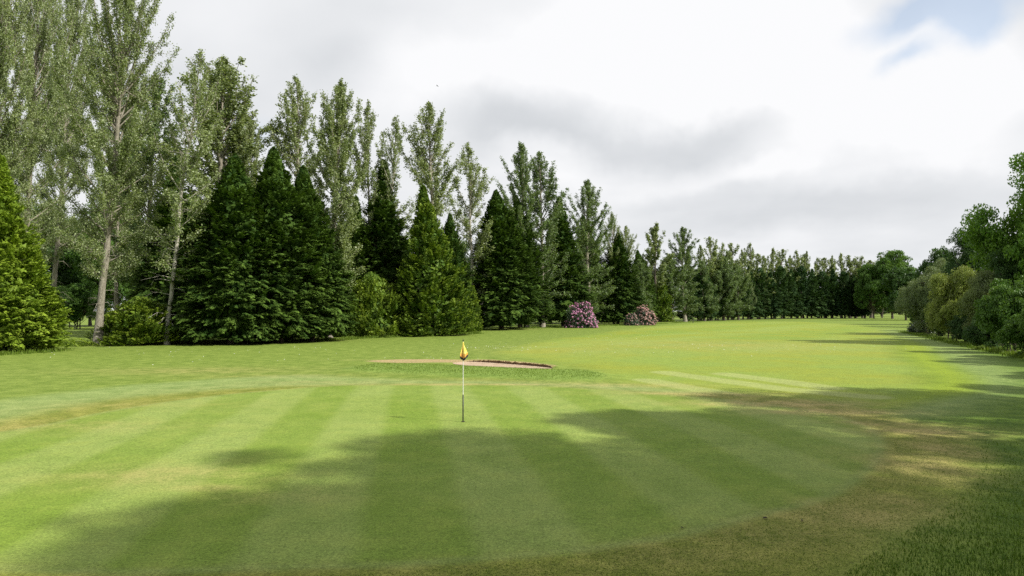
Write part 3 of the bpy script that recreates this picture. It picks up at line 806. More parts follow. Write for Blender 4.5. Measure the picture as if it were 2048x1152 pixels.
GP = 'tall pale poplars in the line on the left'
GC = 'dark conifers below the poplars on the left'
GT = 'yellow green cypresses at the foot of the tree line'
pop = [
 ('p_big2', -40, 678, 15, -70, 160, 0.3, 'tall poplar cut by the left edge of the photo, rising above the yellow green thuja'),
 ('p_big', 44, 668, 82, -95, 165, 1.1, 'tall poplar whose straight trunk stands just right of the yellow green thuja tip'),
 ('p_big2', 103, 663, 152, -60, 135, 2.2, 'tall poplar with darker trunk, second trunk right of the yellow green thuja'),
 ('p_big', 196, 691, 268, -80, 212, 3.4, 'tallest foreground poplar with thick pale bare trunk foot standing on the mown grass'),
 ('p_thin', 330, 690, 402, 98, 125, 0.5, 'thin sparse poplar with slender pale trunk and dead twigs in front of the dark conifers'),
 ('p_col', 432, 672, 448, 118, 195, 1.9, 'broad dense poplar crown with blunt top behind the thin sparse poplar'),
 ('p_cone', 505, 672, 502, 240, 70, 2.9, 'narrow low poplar crown peeping out right of the broad dense blunt-topped poplar'),
 ('p_cone', 607, 670, 592, 155, 125, 4.1, 'pointed poplar rising straight behind the tallest dark conifer'),
 ('p_col', 660, 678, 682, 162, 120, 5.2, 'dense round-topped poplar with bare white trunk foot beside the dark conifer'),
 ('p_air', 740, 668, 735, 204, 90, .8, 'airy poplar just right of the dense round-topped poplar'),
 ('p_air2', 775, 668, 792, 234, 85, 1.7, 'slim see-through poplar with white trunk showing above the low spreading cypress'),
 ('p_cone', 868, 664, 858, 207, 125, 2.6, 'pointed tall poplar standing behind the bright green pyramid cypress'),
 ('p_air', 946, 661, 937, 288, 100, 3.7, 'sparse poplar with pale trunk right above the golf flag'),
 ('p_full', 1052, 656, 1040, 288, 95, .4, 'left one of the twin-topped green poplars left of the pink rhododendron'),
 ('p_full2', 1086, 655, 1080, 306, 105, 1.4, 'right one of the twin-topped green poplars, leafy down to a short bare trunk'),
 ('p_full', 1180, 650, 1176, 361, 95, 2.4, 'lone pointed green poplar rising behind the pink rhododendron'),
 ('p_air', 1228, 648, 1224, 424, 55, 4.4, 'small poplar tip right of the lone pointed green poplar'),
 ('p_cone', 1250, 647, 1252, 452, 50, 5.4, 'low poplar tip above the dark conifer between the two rhododendrons'),
 ('p_far', 1318, 644, 1312, 447, 75, .2, 'rounded poplar behind the pale pink rhododendron'),
 ('p_full', 1370, 643, 1365, 455, 72, 1.2, 'leafy olive green poplar next right from the rounded poplar behind the pale pink rhododendron'),
]
for k, px, pb, tx, ty, wp, yw, lb in pop:
    plant(PP[k], 'poplar_tree', 'tree', lb, GP, px, pb, tx, ty, wp, yw)
pop_back = [('p_full', 300, 668, 312, 150, 150, 2.0, 'green poplar filling the gap between the tallest foreground poplar and the thin sparse one'),
 (  'p_big2', 232, 660, 240, 90, 110, 1.0, 'poplar standing right behind the crown of the tallest foreground poplar')]
for k, px, pb, tx, ty, wp, yw, lb in pop_back:
    plant(PP[k], 'poplar_tree', 'tree', lb, GP, px, pb, tx, ty, wp, yw)
hang = [
 (1345, 643.5, 1338, 512, 70, 'broad drooping poplar hanging to the ground just right of the small bright cypress'),
 (1410, 642, 1402, 522, 60, 'drooping mid green poplar left of the row of bare trunks'),
 (1447, 641, 1442, 512, 66, 'wide domed poplar at the left end of the dark far conifer row'),
 (1282, 647, 1278, 520, 62, 'small green poplar filling the gap behind the pale pink rhododendron'),
 (1478, 640.5, 1474, 530, 50, 'green poplar with hanging branches just left of the narrow pale weeping tree'),
]
for i, (px, pb, tx, ty, wp, lb) in enumerate(hang):
    plant(PP['p_hang2' if i % 2 else 'p_hang'], 'poplar_tree', 'tree', lb, 'drooping poplars in the middle of the tree line', px, pb, tx, ty, wp, 1.3 * i)
plant(PP['s_willow'], 'weeping_tree', 'tree', 'narrow pale weeping tree in front of the dark far conifers', None, 1497, 639.5, 1500, 560, 27, .4)
far = [(1400, 490), (1419, 474), (1446, 487), (1463, 487), (1484, 500), (1500, 487), (1528, 512), (1546, 497), (1565, 499), (1592, 502), (1613, 503), (1635, 516), (1648, 516), (1664, 512), (1682, 507), (1698, 511), (1711, 518), (1724, 513), (1741, 521), (1762, 512), (1377, 492), (1430, 500), (1516, 508), (1580, 512), (1603, 515)]
far.sort()
ORD = ['first', 'second', 'third', 'fourth', 'fifth', 'sixth', 'seventh', 'eighth', 'ninth', 'tenth', 'eleventh', 'twelfth', 'thirteenth', 'fourteenth', 'fifteenth', 'sixteenth', 'seventeenth', 'eighteenth', 'nineteenth', 'twentieth', 'twenty-first', 'twenty-second', 'twenty-third', 'twenty-fourth', 'twenty-fifth', 'twenty-sixth']
for i, (tx, ty) in enumerate(far):
    pb = np.interp(tx, [1400, 1500, 1600, 1780], [641.5, 639, 637, 635.5])
    plant(PP[['p_far', 'p_far2', 'p_far3'][(i * 5) % 3]], 'poplar_tree', 'tree', 'distant pale poplar top above the far conifers, %s counted leftwards from the large ragged oak' % ORD[len(far) - 1 - i], 'distant poplars above the conifer row', tx + 2, pb, tx, ty, 34 + 9 * ((i * 7) % 3), i * 1.7)

con = [
 ('c4', 345, 676, 350, 318, 160, .6, 'dark conifer behind the thin sparse poplar with pale trunk'),
 ('c1', 462, 687, 470, 312, 215, 1.5, 'wide dark conifer behind and right of the thin sparse poplar'),
 ('c2', 560, 684, 547, 296, 200, 2.5, 'tallest dark conifer with sharp tip, in the middle of the three big ones'),
 ('c1', 625, 681, 606, 332, 165, 3.6, 'dark conifer reaching down to the bare white trunk foot, rightmost of the three big ones'),
 ('c4', 765, 668, 768, 325, 165, 4.6, 'dark conifer tip behind the slim see-through poplar with white trunk'),
 ('c2', 1003, 660, 992, 383, 145, .9, 'big dark conifer just right of the sparse poplar above the golf flag'),
 ('c3', 1040, 656, 1034, 398, 125, 2.0, 'dark conifer wedged behind the left twin-topped poplar'),
 ('c4', 1128, 652.5, 1118, 396, 120, 3.0, 'dark conifer rising left above the pink rhododendron'),
 ('c3', 1192, 648, 1165, 430, 90, 4.2, 'narrow dark conifer directly behind the pink rhododendron'),
 ('c1', 1236, 648, 1236, 466, 96, 5.0, 'dark conifer between the pink and the pale pink rhododendron'),
 ('c4', 715, 669, 712, 395, 120, 5.6, 'shaded dark conifer behind the low spreading cypress left of the flag'),
 ('c3', 905, 665, 900, 430, 90, 2.7, 'dark conifer hidden behind the bright green pyramid cypress'),
 ('c2', 1288, 645, 1275, 500, 62, 1.1, 'greenish dark conifer behind the pale pink rhododendron'),
]
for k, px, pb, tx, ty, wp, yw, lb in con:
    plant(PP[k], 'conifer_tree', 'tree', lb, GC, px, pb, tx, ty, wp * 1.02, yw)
thu = [
 ('thuja', -6, 702, 0, 312, 238, .4, 'big bright yellow green thuja at the left edge of the photo', 'thuja_tree'),
 ('cyp_low', 285, 689, 278, 596, 176, 1.0, 'low spreading cypress around the feet of the two leftmost front poplars', 'cypress_tree'),
 ('cyp_low', 750, 672, 742, 548, 150, 2.3, 'low spreading green cypress left of the golf flag, under the slim poplar', 'cypress_tree'),
 ('cyp_small', 692, 673, 690, 585, 62, .2, 'small green cypress beside the bare white trunk foot', 'cypress_tree'),
 ('cypress', 868, 671, 846, 372, 156, 3.1, 'bright green pyramid cypress just left above the golf flag', 'cypress_tree'),
 ('cyp_small', 937, 665, 934, 556, 56, 1.9, 'short rounded cypress at the right foot of the bright green pyramid cypress', 'cypress_tree'),
 ('cyp_small', 1325, 644, 1325, 560, 42, 4.0, 'small bright green pointed cypress right of the pale pink rhododendron', 'cypress_tree'),
]
for k, px, pb, tx, ty, wp, yw, lb, nm in thu:
    plant(PP[k], nm, 'tree', lb, GT, px, pb, tx, ty, wp, yw)
# far dark row, bare feet showing bright grass behind
i = 0
for tx in range(1372, 1745, 21):
    pb = float(np.interp(tx, [1372, 1500, 1600, 1745], [642.5, 639.3, 637.6, 636.6]))
    ty = float(np.interp(tx, [1372, 1450, 1560, 1640, 1740], [545, 535, 536, 541, 548])) + (i * 37 % 11) - 5
    plant(PP['c_far' if i % 2 else 'c_far2'], 'conifer_tree', 'tree', 'dark conifer of the far row, %s counted leftwards from the smaller bright green oak' % ORD[17 - i], 'far dark conifer row', tx + (i * 13 % 7) - 3, pb, tx, ty, 46, i * 2.1)
    i += 1
for k in range(15):
    tx = 1385 + k * 27
    plant(PP['c_far2' if k % 2 else 'c_far'], 'conifer_tree', 'tree', 'dark conifer of the second row glimpsed behind the far row', 'second far conifer row', tx, 632.5, tx, 560 + (k * 29 % 9), 44, k * 1.3)
# trees behind the left line
bk = [
 ('b1', 120, 652, 120, 415, 150, .2, 'round broadleaf tree behind the second trunk right of the yellow thuja'),
 ('b1', 235, 654, 232, 396, 165, 1.9, 'rounded green broadleaf tree filling the gap behind the tallest foreground poplar'),
 ('b2', 20, 655, 20, 430, 150, 2.6, 'shaded broadleaf tree behind the tip of the yellow green thuja'),
 ('b2', 320, 660, 320, 430, 130, 3.6, 'shaded broadleaf tree behind the thin sparse poplar'),
 ('b2', 180, 652, 180, 470, 130, 4.6, 'dark broadleaf tree low behind the gap with sunlit grass'),
 ('b2', 400, 664, 400, 400, 130, 5.6, 'shaded broadleaf tree hidden behind the wide dark conifer'),
]
for k, px, pb, tx, ty, wp, yw, lb in bk:
    plant(PP[k], 'broadleaf_tree', 'tree', lb, 'broadleaf trees behind the left tree line', px, pb, tx, ty, wp, yw)
plant(PP['s_green'], 'green_shrub', 'shrub', 'bright green shrub in the gap between the thuja and the tallest poplar', None, 150, 658, 150, 562, 105, .5)
for k, tx in enumerate(range(480, 1340, 62)):
    pb = float(np.interp(tx, [480, 1340], [660, 642]))
    ty = float(np.interp(tx, [480, 900, 1100, 1340], [420, 480, 500, 545]))
    plant(PP['b2' if k % 2 else 'c_far2'], 'shelter_tree', 'tree', 'dark tree of the hidden rank behind the left tree line', 'hidden rank behind the left tree line', tx, pb, tx, ty, 95, k * 1.1)
# end of the fairway and right side
rt = [
 ('b_oak', 1785, 637.5, 1778, 502, 92, .3, 'oak_tree', 'tree', 'large round oak with ragged top at the right end of the far row'),
 ('b_oak', 1748, 637.5, 1738, 528, 62, 2.3, 'oak_tree', 'tree', 'smaller bright green oak left of the large ragged oak'),
 ('b_far', 1812, 641, 1806, 536, 78, 1.3, 'broadleaf_tree', 'tree', 'olive tree between the large ragged oak and the grey willows'),
 ('b_far', 1835, 634, 1832, 548, 70, 2.9, 'broadleaf_tree', 'tree', 'distant tree filling the low dip in the skyline right of the oak'),
 ('b_far', 1885, 650, 1878, 498, 84, 3.4, 'broadleaf_tree', 'tree', 'dark green tree behind the grey willow on the right'),
 ('b2', 1950, 672, 1942, 458, 112, 4.1, 'broadleaf_tree', 'tree', 'dark tall tree with ragged top left of the large leafy tree at the right edge'),
 ('s_willow', 1866, 668, 1866, 536, 116, .9, 'willow_tree', 'tree', 'wide grey green willow nearest the fairway end on the right'),
 ('s_willow', 1915, 668, 1915, 505, 110, 2.1, 'willow_tree', 'tree', 'tall silvery willow behind the yellow green willow'),
 ('s_yellow', 1905, 681, 1914, 532, 92, 1.6, 'willow_tree', 'tree', 'yellow green upright willow in the right hedge'),
 ('s_brown', 1965, 690, 1968, 540, 84, 2.8, 'willow_tree', 'tree', 'brownish grey willow right of the yellow green willow'),
 ('b_ash', 2105, 690, 2100, 300, 245, .7, 'ash_tree', 'tree', 'large leafy bright green tree cut by the right edge of the photo'),
 ('b2', 2010, 690, 2012, 500, 90, 5.1, 'broadleaf_tree', 'tree', 'dark tree in the shade under the large bright tree at the right edge'),
 ('s_bush', 1838, 662, 1838, 606, 52, .1, 'low_shrub', 'shrub', 'low dark bush at the left tip of the right hedge'),
 ('s_green', 2028, 707, 2026, 555, 120, 1.1, 'hedge_shrub', 'shrub', 'mid green bush low at the right edge under the large tree'),
 ('s_bush', 1985, 699, 1985, 615, 80, 2.2, 'hedge_shrub', 'shrub', 'dark low bush between the brownish willow and the bush at the right edge'),
 ('s_bush', 1935, 686, 1935, 615, 70, 3.3, 'hedge_shrub', 'shrub', 'dark low bush under the yellow green willow'),
 ('s_green', 2095, 722, 2095, 590, 110, 4.4, 'hedge_shrub', 'shrub', 'bush mostly outside the right edge of the photo'),
 ('s_green', 2070, 716, 2072, 620, 110, .4, 'hedge_shrub', 'shrub', 'bush at the very right edge, foot of the large leafy tree'),
 ('b2', 2000, 678, 1998, 520, 110, 2.4, 'broadleaf_tree', 'tree', 'dark tree behind the brownish willow'),
 ('s_yellow', 2012, 694, 2010, 570, 70, 3.7, 'willow_tree', 'tree', 'small yellow tinged willow under the large leafy tree at the right edge'),
 ('b1', 1905, 655, 1900, 520, 100, 2.9, 'broadleaf_tree', 'tree', 'mid green tree behind the willows of the right hedge'),
 ('s_bush', 1800, 629.5, 1800, 590, 60, 1.2, 'distant_thicket', 'shrub', 'distant dark thicket seen under the ragged oak'),
 ('s_bush', 1765, 629, 1765, 595, 50, 2.2, 'distant_thicket', 'shrub', 'distant dark thicket seen under the smaller oak'),
 ('b_far', 1850, 640, 1846, 556, 80, 2.2, 'broadleaf_tree', 'tree', 'shaded tree behind the left tip of the right hedge'),
 ('s_bush', 1880, 673, 1880, 618, 60, 5.4, 'hedge_shrub', 'shrub', 'dark shaded bush at the foot of the grey green willow'),
]
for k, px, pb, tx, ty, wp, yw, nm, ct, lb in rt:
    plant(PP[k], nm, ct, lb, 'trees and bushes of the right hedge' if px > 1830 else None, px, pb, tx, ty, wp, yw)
# the right hedge goes on beside and behind the viewpoint and shades the green
off = [(10.6, -1.9, 12.8, 4.4, 'b_open'), (11.9, 1.9, 16.2, 4.4, 'b_open2'), (14.0, 5.4, 17.6, 4.8, 'b_open'), (19.0, 10.4, 16.6, 5.2, 'b_open2'), (23.8, 15.2, 15.0, 4.8, 'b_open'), (27.4, 20.6, 9.5, 3.6, 'b_open2'), (30.5, 26.6, 7.5, 3.0, 'b_open'),
       (8.2, -5.0, 12, 4.6, 'b_open2'), (19.5, 3.0, 15, 5.5, 'b_open'), (14, -4.0, 14.5, 5.4, 'b_open2'), (34, 34, 8.5, 3.4, 'b_open'), (3, -9, 13, 5.5, 'b_open')]
for i, (x, y, H_, R_, k) in enumerate(off):
    stand(PP[k], 'broadleaf_tree', 'tree', 'broadleaf tree outside the frame beside the green, known by its shadow', 'trees outside the frame shading the green', x, y, H_, R_, i * .9)

# ---------------------------------------------------------------- rhododendrons
def rhodo(name, label, px, pb, wpx, ty, fm, seed, cover):
    x, y = G(px, pb)
    R = wpx * .5 * y / F; v = dirv(px, ty); H = CAM_H + v.z * y / v.y
    rg = np.random.default_rng(seed)
    e = bpy.data.objects.new(name, None); COL.objects.link(e); e.location = (x, y + .3, hz(x, y))
    tag(e, label, 'shrub', 'flowering rhododendrons')
    n = 620
    d = norm(rg.normal(0, 1, (n, 3)) * (1, 1, .9) + (0, 0, .35)); d[:, 2] = np.abs(d[:, 2]) * 1.0
    rr = (.94 + .10 * np.sin(4 * np.arctan2(d[:, 1], d[:, 0]) + seed) + .08 * np.sin(7 * d[:, 2] + 3 * d[:, 0] + seed) + .09 * rg.normal(0, 1, n))[:, None]
    c = d * rr * (R, R * .75, H * .93); c[:, 2] = np.maximum(c[:, 2], .15)
    # leaves
    k = 26
    P_ = (c[:, None] * .97 + rg.normal(0, .16, (n, k, 3))).reshape(-1, 3); P_[:, 2] = np.maximum(P_[:, 2], .05)
    N = len(P_)
    V, Fq = cards(P_, rg.normal(0, 1, (N, 3)), np.repeat(d, k, 0) + rg.normal(0, .5, (N, 3)) + (0, 0, .4), .22, .08)
    ni = 900
    pi = norm(rg.normal(0, 1, (ni, 3))) * rg.uniform(.2, .85, (ni, 1)) * (R, R * .75, H * .85); pi[:, 2] = np.abs(pi[:, 2]) + .1
    V2, F2 = cards(pi, rg.normal(0, 1, (ni, 3)), rg.normal(0, 1, (ni, 3)) + (0, 0, .5), .5, .35)
    obj('foliage', mesh_np('foliage', np.concatenate([V, V2]), np.concatenate([Fq, F2 + len(V)]), M['rhodo'], np.repeat(rg.uniform(0, 1, N + ni), 4)), e)
    # flower trusses: small domes of petals
    sel = rg.uniform(0, 1, n) < cover * (0.60 + .5 * (d[:, 0] * .8 + d[:, 2] * .5) + .25 * np.sin(5 * d[:, 0] + 6 * d[:, 2] + seed))
    cc = c[sel] * 1.03; dd = d[sel]; m_ = len(cc); k = 34
    pd = norm(rg.normal(0, 1, (m_, k, 3)) + dd[:, None] * 1.1)
    P2 = (cc[:, None] + pd * rg.uniform(.10, .17, (m_, 1, 1)) * 1.2).reshape(-1, 3)
    V3, F3 = cards(P2, np.cross(pd.reshape(-1, 3), rg.normal(0, 1, (m_ * k, 3))), pd.reshape(-1, 3), .12, .11)
    tag(obj('blossoms', mesh_np('blossoms', V3, F3, M[fm], np.repeat(np.clip(np.repeat(rg.normal(.5, .25, m_), k) + rg.normal(0, .15, m_ * k), 0, 1), 4)), e), kind='stuff')
    T = Tubes()
    for i_ in range(7):
        a_ = i_ * .9
        T.add([[.15 * math.cos(a_), .15 * math.sin(a_), -.1], [R * .3 * math.cos(a_), R * .3 * math.sin(a_), H * .4], [R * .7 * math.cos(a_), R * .5 * math.sin(a_), H * .7]], [.06, .04, .02], 5)
    obj('stem', T.mesh('stem', M['bark_dark']), e)
rhodo('rhododendron_bush', 'large rhododendron covered in strong pink blossom at the foot of the tree line', 1162, 656.5, 65, 606, 'pink', 5, .95)
rhodo('rhododendron_bush', 'smaller rhododendron with faded pale pink blossom, farther along the tree line', 1288, 650, 43, 614, 'palepink', 9, .95)
rhodo('rhododendron_bush', 'dull half-faded rhododendron touching the left side of the pale pink one', 1264, 650.5, 28, 627, 'palepink', 12, .35)

# pale flowering shrub at the tip of the right hedge
rhodo('flowering_shrub', 'low shrub dotted with pale flowers at the left tip of the right hedge', 1846, 666, 40, 645, 'white', 15, .3)

# ---------------------------------------------------------------- grass blades where the turf is long
rg = np.random.default_rng(77)
def blades(name, X, Y, hgt, label, wid=.006, tn=(.5, .25)):
    n = len(X); Z = height(X, Y)
    az = rg.uniform(0, 2 * PI, n); ln = rg.uniform(.1, .8, n) * hgt
    p = np.stack([X, Y, Z - .005], -1)
    sd_ = np.stack([np.cos(az + 1.57), np.sin(az + 1.57), np.zeros(n)], -1) * (np.asarray(wid) * np.ones(n))[:, None]
    top = p + np.stack([np.cos(az) * ln, np.sin(az) * ln, hgt], -1)
    mid = p + np.stack([np.cos(az) * ln * .35, np.sin(az) * ln * .35, hgt * .6], -1)
    V = np.stack([p - sd_, p + sd_, mid + sd_ * .7, top, mid - sd_ * .7], 1).reshape(-1, 3)
    b = np.arange(n)[:, None] * 5
    Fq = np.concatenate([np.concatenate([b, b + 1, b + 2, b + 4], 1), np.concatenate([b + 4, b + 2, b + 3, b + 3], 1)])
    # two faces: a quad and a triangle (kept as separate lists)
    Vn = V
    q = np.concatenate([b, b + 1, b + 2, b + 4], 1); tri = np.concatenate([b + 4, b + 2, b + 3], 1)
    tris = np.concatenate([q[:, [0, 1, 2]], q[:, [0, 2, 3]], tri])
    me = mesh_np(name, Vn, tris, M['blade'], np.repeat(np.clip(rg.normal(*tn, n), 0, 1), 5))
    tag(obj(name, me), label, 'grass', kind='stuff')
# rough to the right of the collar and in front
N = 420000
d_ = 5.5 + 24 * rg.uniform(0, 1, N) ** 1.8
ang = rg.uniform(-.80, .80, N); X = d_ * np.tan(ang); Y = d_
sg = sdf(X, Y, POLY['collar'])
kp = (sg > .05) & (X > 2) & (Y < 15.5) & (rg.uniform(0, 1, N) < 1.1 - Y / 16)
kp |= (sg < 0) & (sdf(X, Y, POLY['green']) > .25) & (rg.uniform(0, 1, N) < .8) & (Y < 16) & (X > -3)
kp |= False
X, Y = X[kp], Y[kp]; s_ = np.clip(sdf(X, Y, POLY['collar']), -1, 1.5)
hg = np.where(s_ > 0, .035 + .03 * s_ / 1.5, .014) * rg.uniform(.6, 1.3, len(X))
blades('rough_grass', X, Y, hg, 'short rough grass around the collar of the putting green', wid=.0035 + .0002 * Y, tn=(.35, .25))
# mound grass and tufts at tree feet
n = 60000
mb = POLY['mound']; X = rg.uniform(mb[:, 0].min(), mb[:, 0].max(), n); Y = rg.uniform(mb[:, 1].min(), mb[:, 1].max(), n)
dmb = sdf(X, Y, mb) + .7 * vnoise(X, Y, 1.6, 21) + .3 * rg.normal(0, 1, n); kp = (dmb < -.1) & (rg.uniform(0, 1, n) < .22); X, Y = X[kp], Y[kp]
blades('mound_grass', X, Y, .045 * rg.uniform(.5, 1.4, len(X)) * sm(-sdf(X, Y, mb), -.3, .6) + .006, 'longer grass on the low mound in front of the bunker', wid=.010, tn=(.9, .3))
XL = []; YL = []; HL = []
for px0, px1, pb0, pb1, cnt in ((110, 700, 693, 678, 26000), (690, 960, 677, 668, 8000), (960, 1400, 662, 644, 8000), (1810, 2100, 664, 722, 14000), (-60, 110, 712, 702, 3000)):
    u_ = rg.uniform(0, 1, cnt)
    for a_ in np.array_split(u_, 1):
        pxs = px0 + (px1 - px0) * a_; pbs = pb0 + (pb1 - pb0) * a_
        d = F * CAM_H / (pbs - HOR)
        XL.append((pxs - 1024) / F * d + rg.normal(0, .3, len(d))); YL.append(d + rg.normal(.6, .7, len(d))); HL.append((.10 + .16 * rg.uniform(0, 1, len(d)) ** 2) * (1 + .8 * np.sin(pxs * .21) * np.sin(pxs * .057)))
X, Y, H_ = np.concatenate(XL), np.concatenate(YL), np.clip(np.concatenate(HL), .05, .4)
blades('tree_foot_grass', X, Y, H_, 'unmown grass tufts along the feet of the trees', wid=.022, tn=(.65, .2))

# daisies scattered on the fairway edge
X = []; Y = []
for px, pb, cnt, sx, sy in ((985, 695, 34, 2.2, 1.6), (1005, 696, 20, 1.4, 1.0), (870, 716, 16, 1.2, .6), (1255, 670, 26, 2.5, 3.5), (1300, 665, 18, 3, 3), (1210, 676, 16, 3, 2), (1100, 690, 16, 6, 4),
                            (1420, 694, 40, 9, 5), (1560, 696, 40, 9, 4), (1240, 700, 30, 7, 4), (700, 700, 25, 9, 5), (300, 700, 25, 9, 4), (560, 712, 20, 8, 3), (1700, 690, 20, 8, 4)):
    x, y = G(px, pb); X.append(rg.normal(x, sx, cnt)); Y.append(rg.normal(y, sy, cnt))
X = np.concatenate(X); Y = np.concatenate(Y); n = len(X)
P_ = np.stack([X, Y, height(X, Y) + .045], -1)
V, Fq = cards(P_, np.stack([rg.normal(0, 1, n), rg.normal(0, 1, n), np.zeros(n)], -1), np.array([0, -.35, 1.]) + rg.normal(0, .2, (n, 3)), .07, .07)
tag(obj('daisies', mesh_np('daisies', V, Fq, M['white'], np.repeat(rg.uniform(0, 1, n), 4))), 'tiny white daisies scattered in the mown grass near the bunker', 'flowers', kind='stuff')

# ---------------------------------------------------------------- flagstick in its hole
fx, fy = G(926, 845)
fz = hz(fx, fy)
m_white = plain('white_pole_paint', (0.78, 0.77, 0.74), .35, (0.66, 0.65, 0.62), 30)
m_black = plain('black_pole_paint', (0.015, 0.02, 0.018), .4)
m_yel = plain('yellow_flag_cloth', (0.86, 0.68, 0.12), .95, (0.88, 0.76, 0.26), 7, .05)
m_or = plain('orange_flag_cloth', (0.78, 0.34, 0.06), .95, (0.80, 0.45, 0.12), 9, .05)
m_blk = plain('black_flag_border', (0.02, 0.02, 0.025), .8)
m_cup = plain('white_cup_liner', (0.55, 0.55, 0.52), .5)
m_soil_shade = plain('soil_and_hole_shade', (0.05, 0.035, 0.02), .95)  # soil of the rim, and the painted shade inside the hole
fl = bpy.data.objects.new('golf_flagstick', None); COL.objects.link(fl); fl.location = (fx, fy, fz)
tag(fl, 'thin white and black flagstick with limp yellow flag standing in the hole on the green', 'golf flag')
def tubeobj(name, pts, radii, mat, parent, k=14):
    T = Tubes(); T.add(pts, radii, k); return obj(name, T.mesh(name, mat), parent)
tubeobj('lower_pole', [(0, 0, -.14), (0, 0, .02), (0, 0, .70), (0, 0, .705)], [.017, .017, .016, .0], m_black, fl)
tubeobj('upper_pole', [(0, 0, .703), (0, 0, 1.4), (0, 0, 2.09)], [.0105, .0095, .008], m_white, fl)
tubeobj('finial', [(0, 0, 2.075), (0, 0, 2.085), (0, 0, 2.11), (0, 0, 2.13), (0, 0, 2.14)], [.002, .012, .014, .010, .0005], m_black, fl)
# limp cloth: sections hang from the pole and flare into folds
def flag_mesh():
    n_u, n_v = 30, 26
    V = np.zeros((n_v, n_u, 3)); 
    for j in range(n_v):
        s = j / (n_v - 1)                        # 0 top, 1 bottom
        for i in range(n_u):
            q = i / (n_u - 1)                    # 0 at one outer edge, .5 at the fold by the pole, 1 at the other
            flare = np.interp(s, [0, .25, .7, 1], [.012, .030, .095, .115])
            a = (q - .45) * 2
            x = flare * a * (1.0 if a > 0 else .82) + .006 * math.sin(q * 17 + s * 3)
            y = -.035 * flare / .1 * math.cos(q * 3 * PI) - .018
            drop = np.interp(abs(a), [0, .5, 1.1], [.50, .455, .37])
            z = 2.07 - s * drop
            V[j, i] = (x, y, z)
    ids = np.arange(n_u * n_v).reshape(n_v, n_u)
    Fq = np.stack([ids[:-1, :-1], ids[:-1, 1:], ids[1:, 1:], ids[1:, :-1]], -1)
    row = np.arange(n_v - 1)[:, None] * np.ones((1, n_u - 1), int)
    return V.reshape(-1, 3), Fq.reshape(-1, 4), row.ravel()
V, Fq, row = flag_mesh()
cq = np.tile(np.arange(29) / 28., 25); rq = row / 25.
orange = ((cq > .26) & (cq < .46) & (rq > .12)) | (rq > .60 + .25 * np.abs(cq - .45))
cloth = obj('flag', mesh_np('flag', V, Fq[row < 22], [m_yel, m_or], fmat=orange[row < 22].astype(int), smooth=True), fl)
sm_ = cloth.modifiers.new('thick', 'SOLIDIFY'); sm_.thickness = .002
hem = obj('flag_border', mesh_np('flag_border', V, Fq[row >= 22], m_blk, smooth=True), cloth)
sm_ = hem.modifiers.new('thick', 'SOLIDIFY'); sm_.thickness = .003
# cup
T = Tubes(); T.add([(0, 0, -.12), (0, 0, -.012)], [.052, .054], 28)
cup = obj('hole_cup', T.mesh('hole_cup', m_cup)); cup.location = (fx, fy, fz)
tag(cup, 'white-lined golf hole in the green around the foot of the flagstick', 'golf hole')
a = np.arange(28) / 28 * 2 * PI
V = np.concatenate([np.stack([np.cos(a) * .040, np.sin(a) * .040, a * 0 + .006], -1), np.stack([np.cos(a) * .058, np.sin(a) * .058, a * 0 + .006], -1)])
Fq = np.array([[i, (i + 1) % 28, 28 + (i + 1) % 28, 28 + i] for i in range(28)])
rim = obj('rim', mesh_np('rim', V, Fq, m_soil_shade), cup)
V = np.concatenate([[[0, 0, .005]], np.stack([np.cos(a) * .045, np.sin(a) * .045, a * 0 + .005], -1)])
Fq = np.array([[0, 1 + i, 1 + (i + 1) % 28] for i in range(28)])
obj('hole_shade', mesh_np('hole_shade', V, Fq, m_soil_shade), cup)  # flat dark disc at turf level, painted shade of the hole

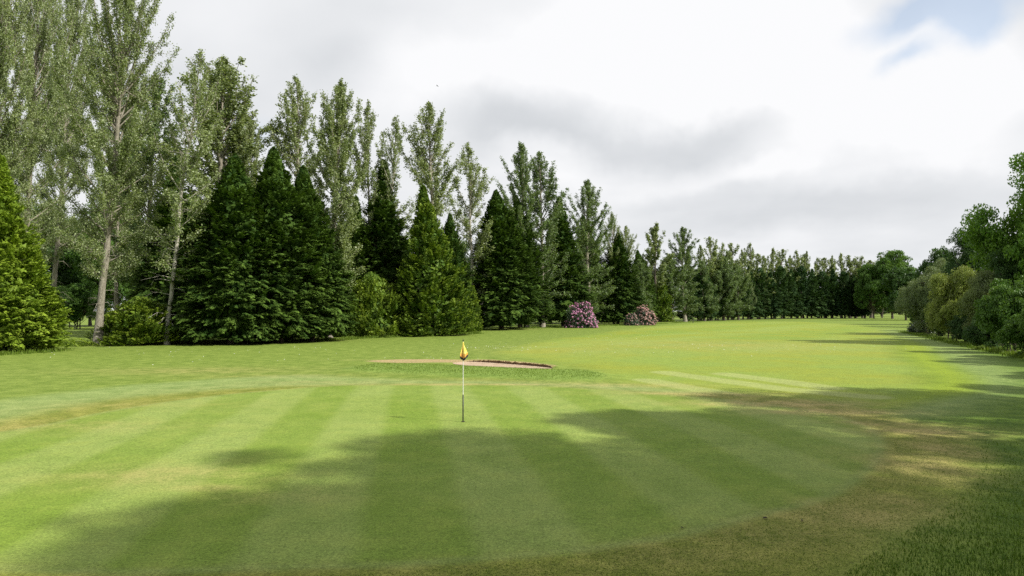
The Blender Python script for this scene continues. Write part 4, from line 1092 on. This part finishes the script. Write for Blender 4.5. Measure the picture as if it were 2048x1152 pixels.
# ---------------------------------------------------------------- small things
def leaf_litter(px, py, size, yaw, label):
    x, y = G(px, py)
    V = np.array([(-.5, 0, 0), (-.15, .28, .12), (.3, .2, .22), (.55, 0, .08), (.25, -.25, .18), (-.2, -.24, .1), (0, 0, .3)]) * size
    Fq = np.array([[6, 0, 1], [6, 1, 2], [6, 2, 3], [6, 3, 4], [6, 4, 5], [6, 5, 0]])
    o_ = obj('fallen_leaf', mesh_np('fallen_leaf', V, Fq, plain('dead_leaf', (0.03, 0.022, 0.012), .8, (0.06, 0.04, 0.02), 40)))
    o_.modifiers.new('thick', 'SOLIDIFY').thickness = .004
    o_.location = (x, y, hz(x, y) + .012); o_.rotation_euler = (.1, .1, yaw)
    tag(o_, label, 'leaf', 'dark leaves fallen on the turf')
leaf_litter(1530, 1038, .075, .3, 'largest curled dark leaf lying on the brownish collar at lower right')
leaf_litter(1604, 1043, .05, 1.3, 'small dark leaf just right of the largest curled leaf on the collar')
leaf_litter(1364, 1057, .05, 2.3, 'small dark leaf on the edge of the green, left of the largest curled leaf')
# marker post
x, y = G(1386, 646)
T = Tubes(); T.add([(0, 0, -.2), (0, 0, .8), (0, 0, .95), (0, 0, 1.0)], [.09, .09, .085, .0], 8)
po = obj('marker_post', T.mesh('marker_post', plain('dark_post_paint', (0.03, 0.03, 0.025), .7, (.06, .05, .04)))); po.location = (x, y, hz(x, y))
tag(po, 'short dark marker post standing at the far fairway edge before the tree line', 'post')
# bird in the sky
v = dirv(875, 172); d = 70
V = np.array([(-.18, 0, .03), (0, .05, 0), (.20, -.02, .05), (0, -.08, 0), (-.03, .18, 0), (.03, -.16, -.01), (0, .02, .04), (0, .02, -.04),
              (.09, .03, .05), (-.09, .03, .05)]) * 1.0
Fq = np.array([[0, 3, 9], [9, 3, 7], [0, 9, 1], [9, 6, 1], [2, 8, 3], [8, 7, 3], [2, 1, 8], [8, 1, 6], [4, 6, 1], [4, 9, 6], [4, 7, 9], [4, 8, 7], [4, 6, 8], [5, 7, 3], [5, 6, 7], [5, 8, 6]])
bd = obj('bird', mesh_np('bird', V, Fq, plain('bird_plumage', (0.10, 0.10, 0.11), .8))); bd.location = Vector((0, 0, CAM_H)) + v * d
bd.rotation_euler = (.3, .5, .8)
tag(bd, 'tiny dark bird flying in the pale sky above the poplars', 'bird')
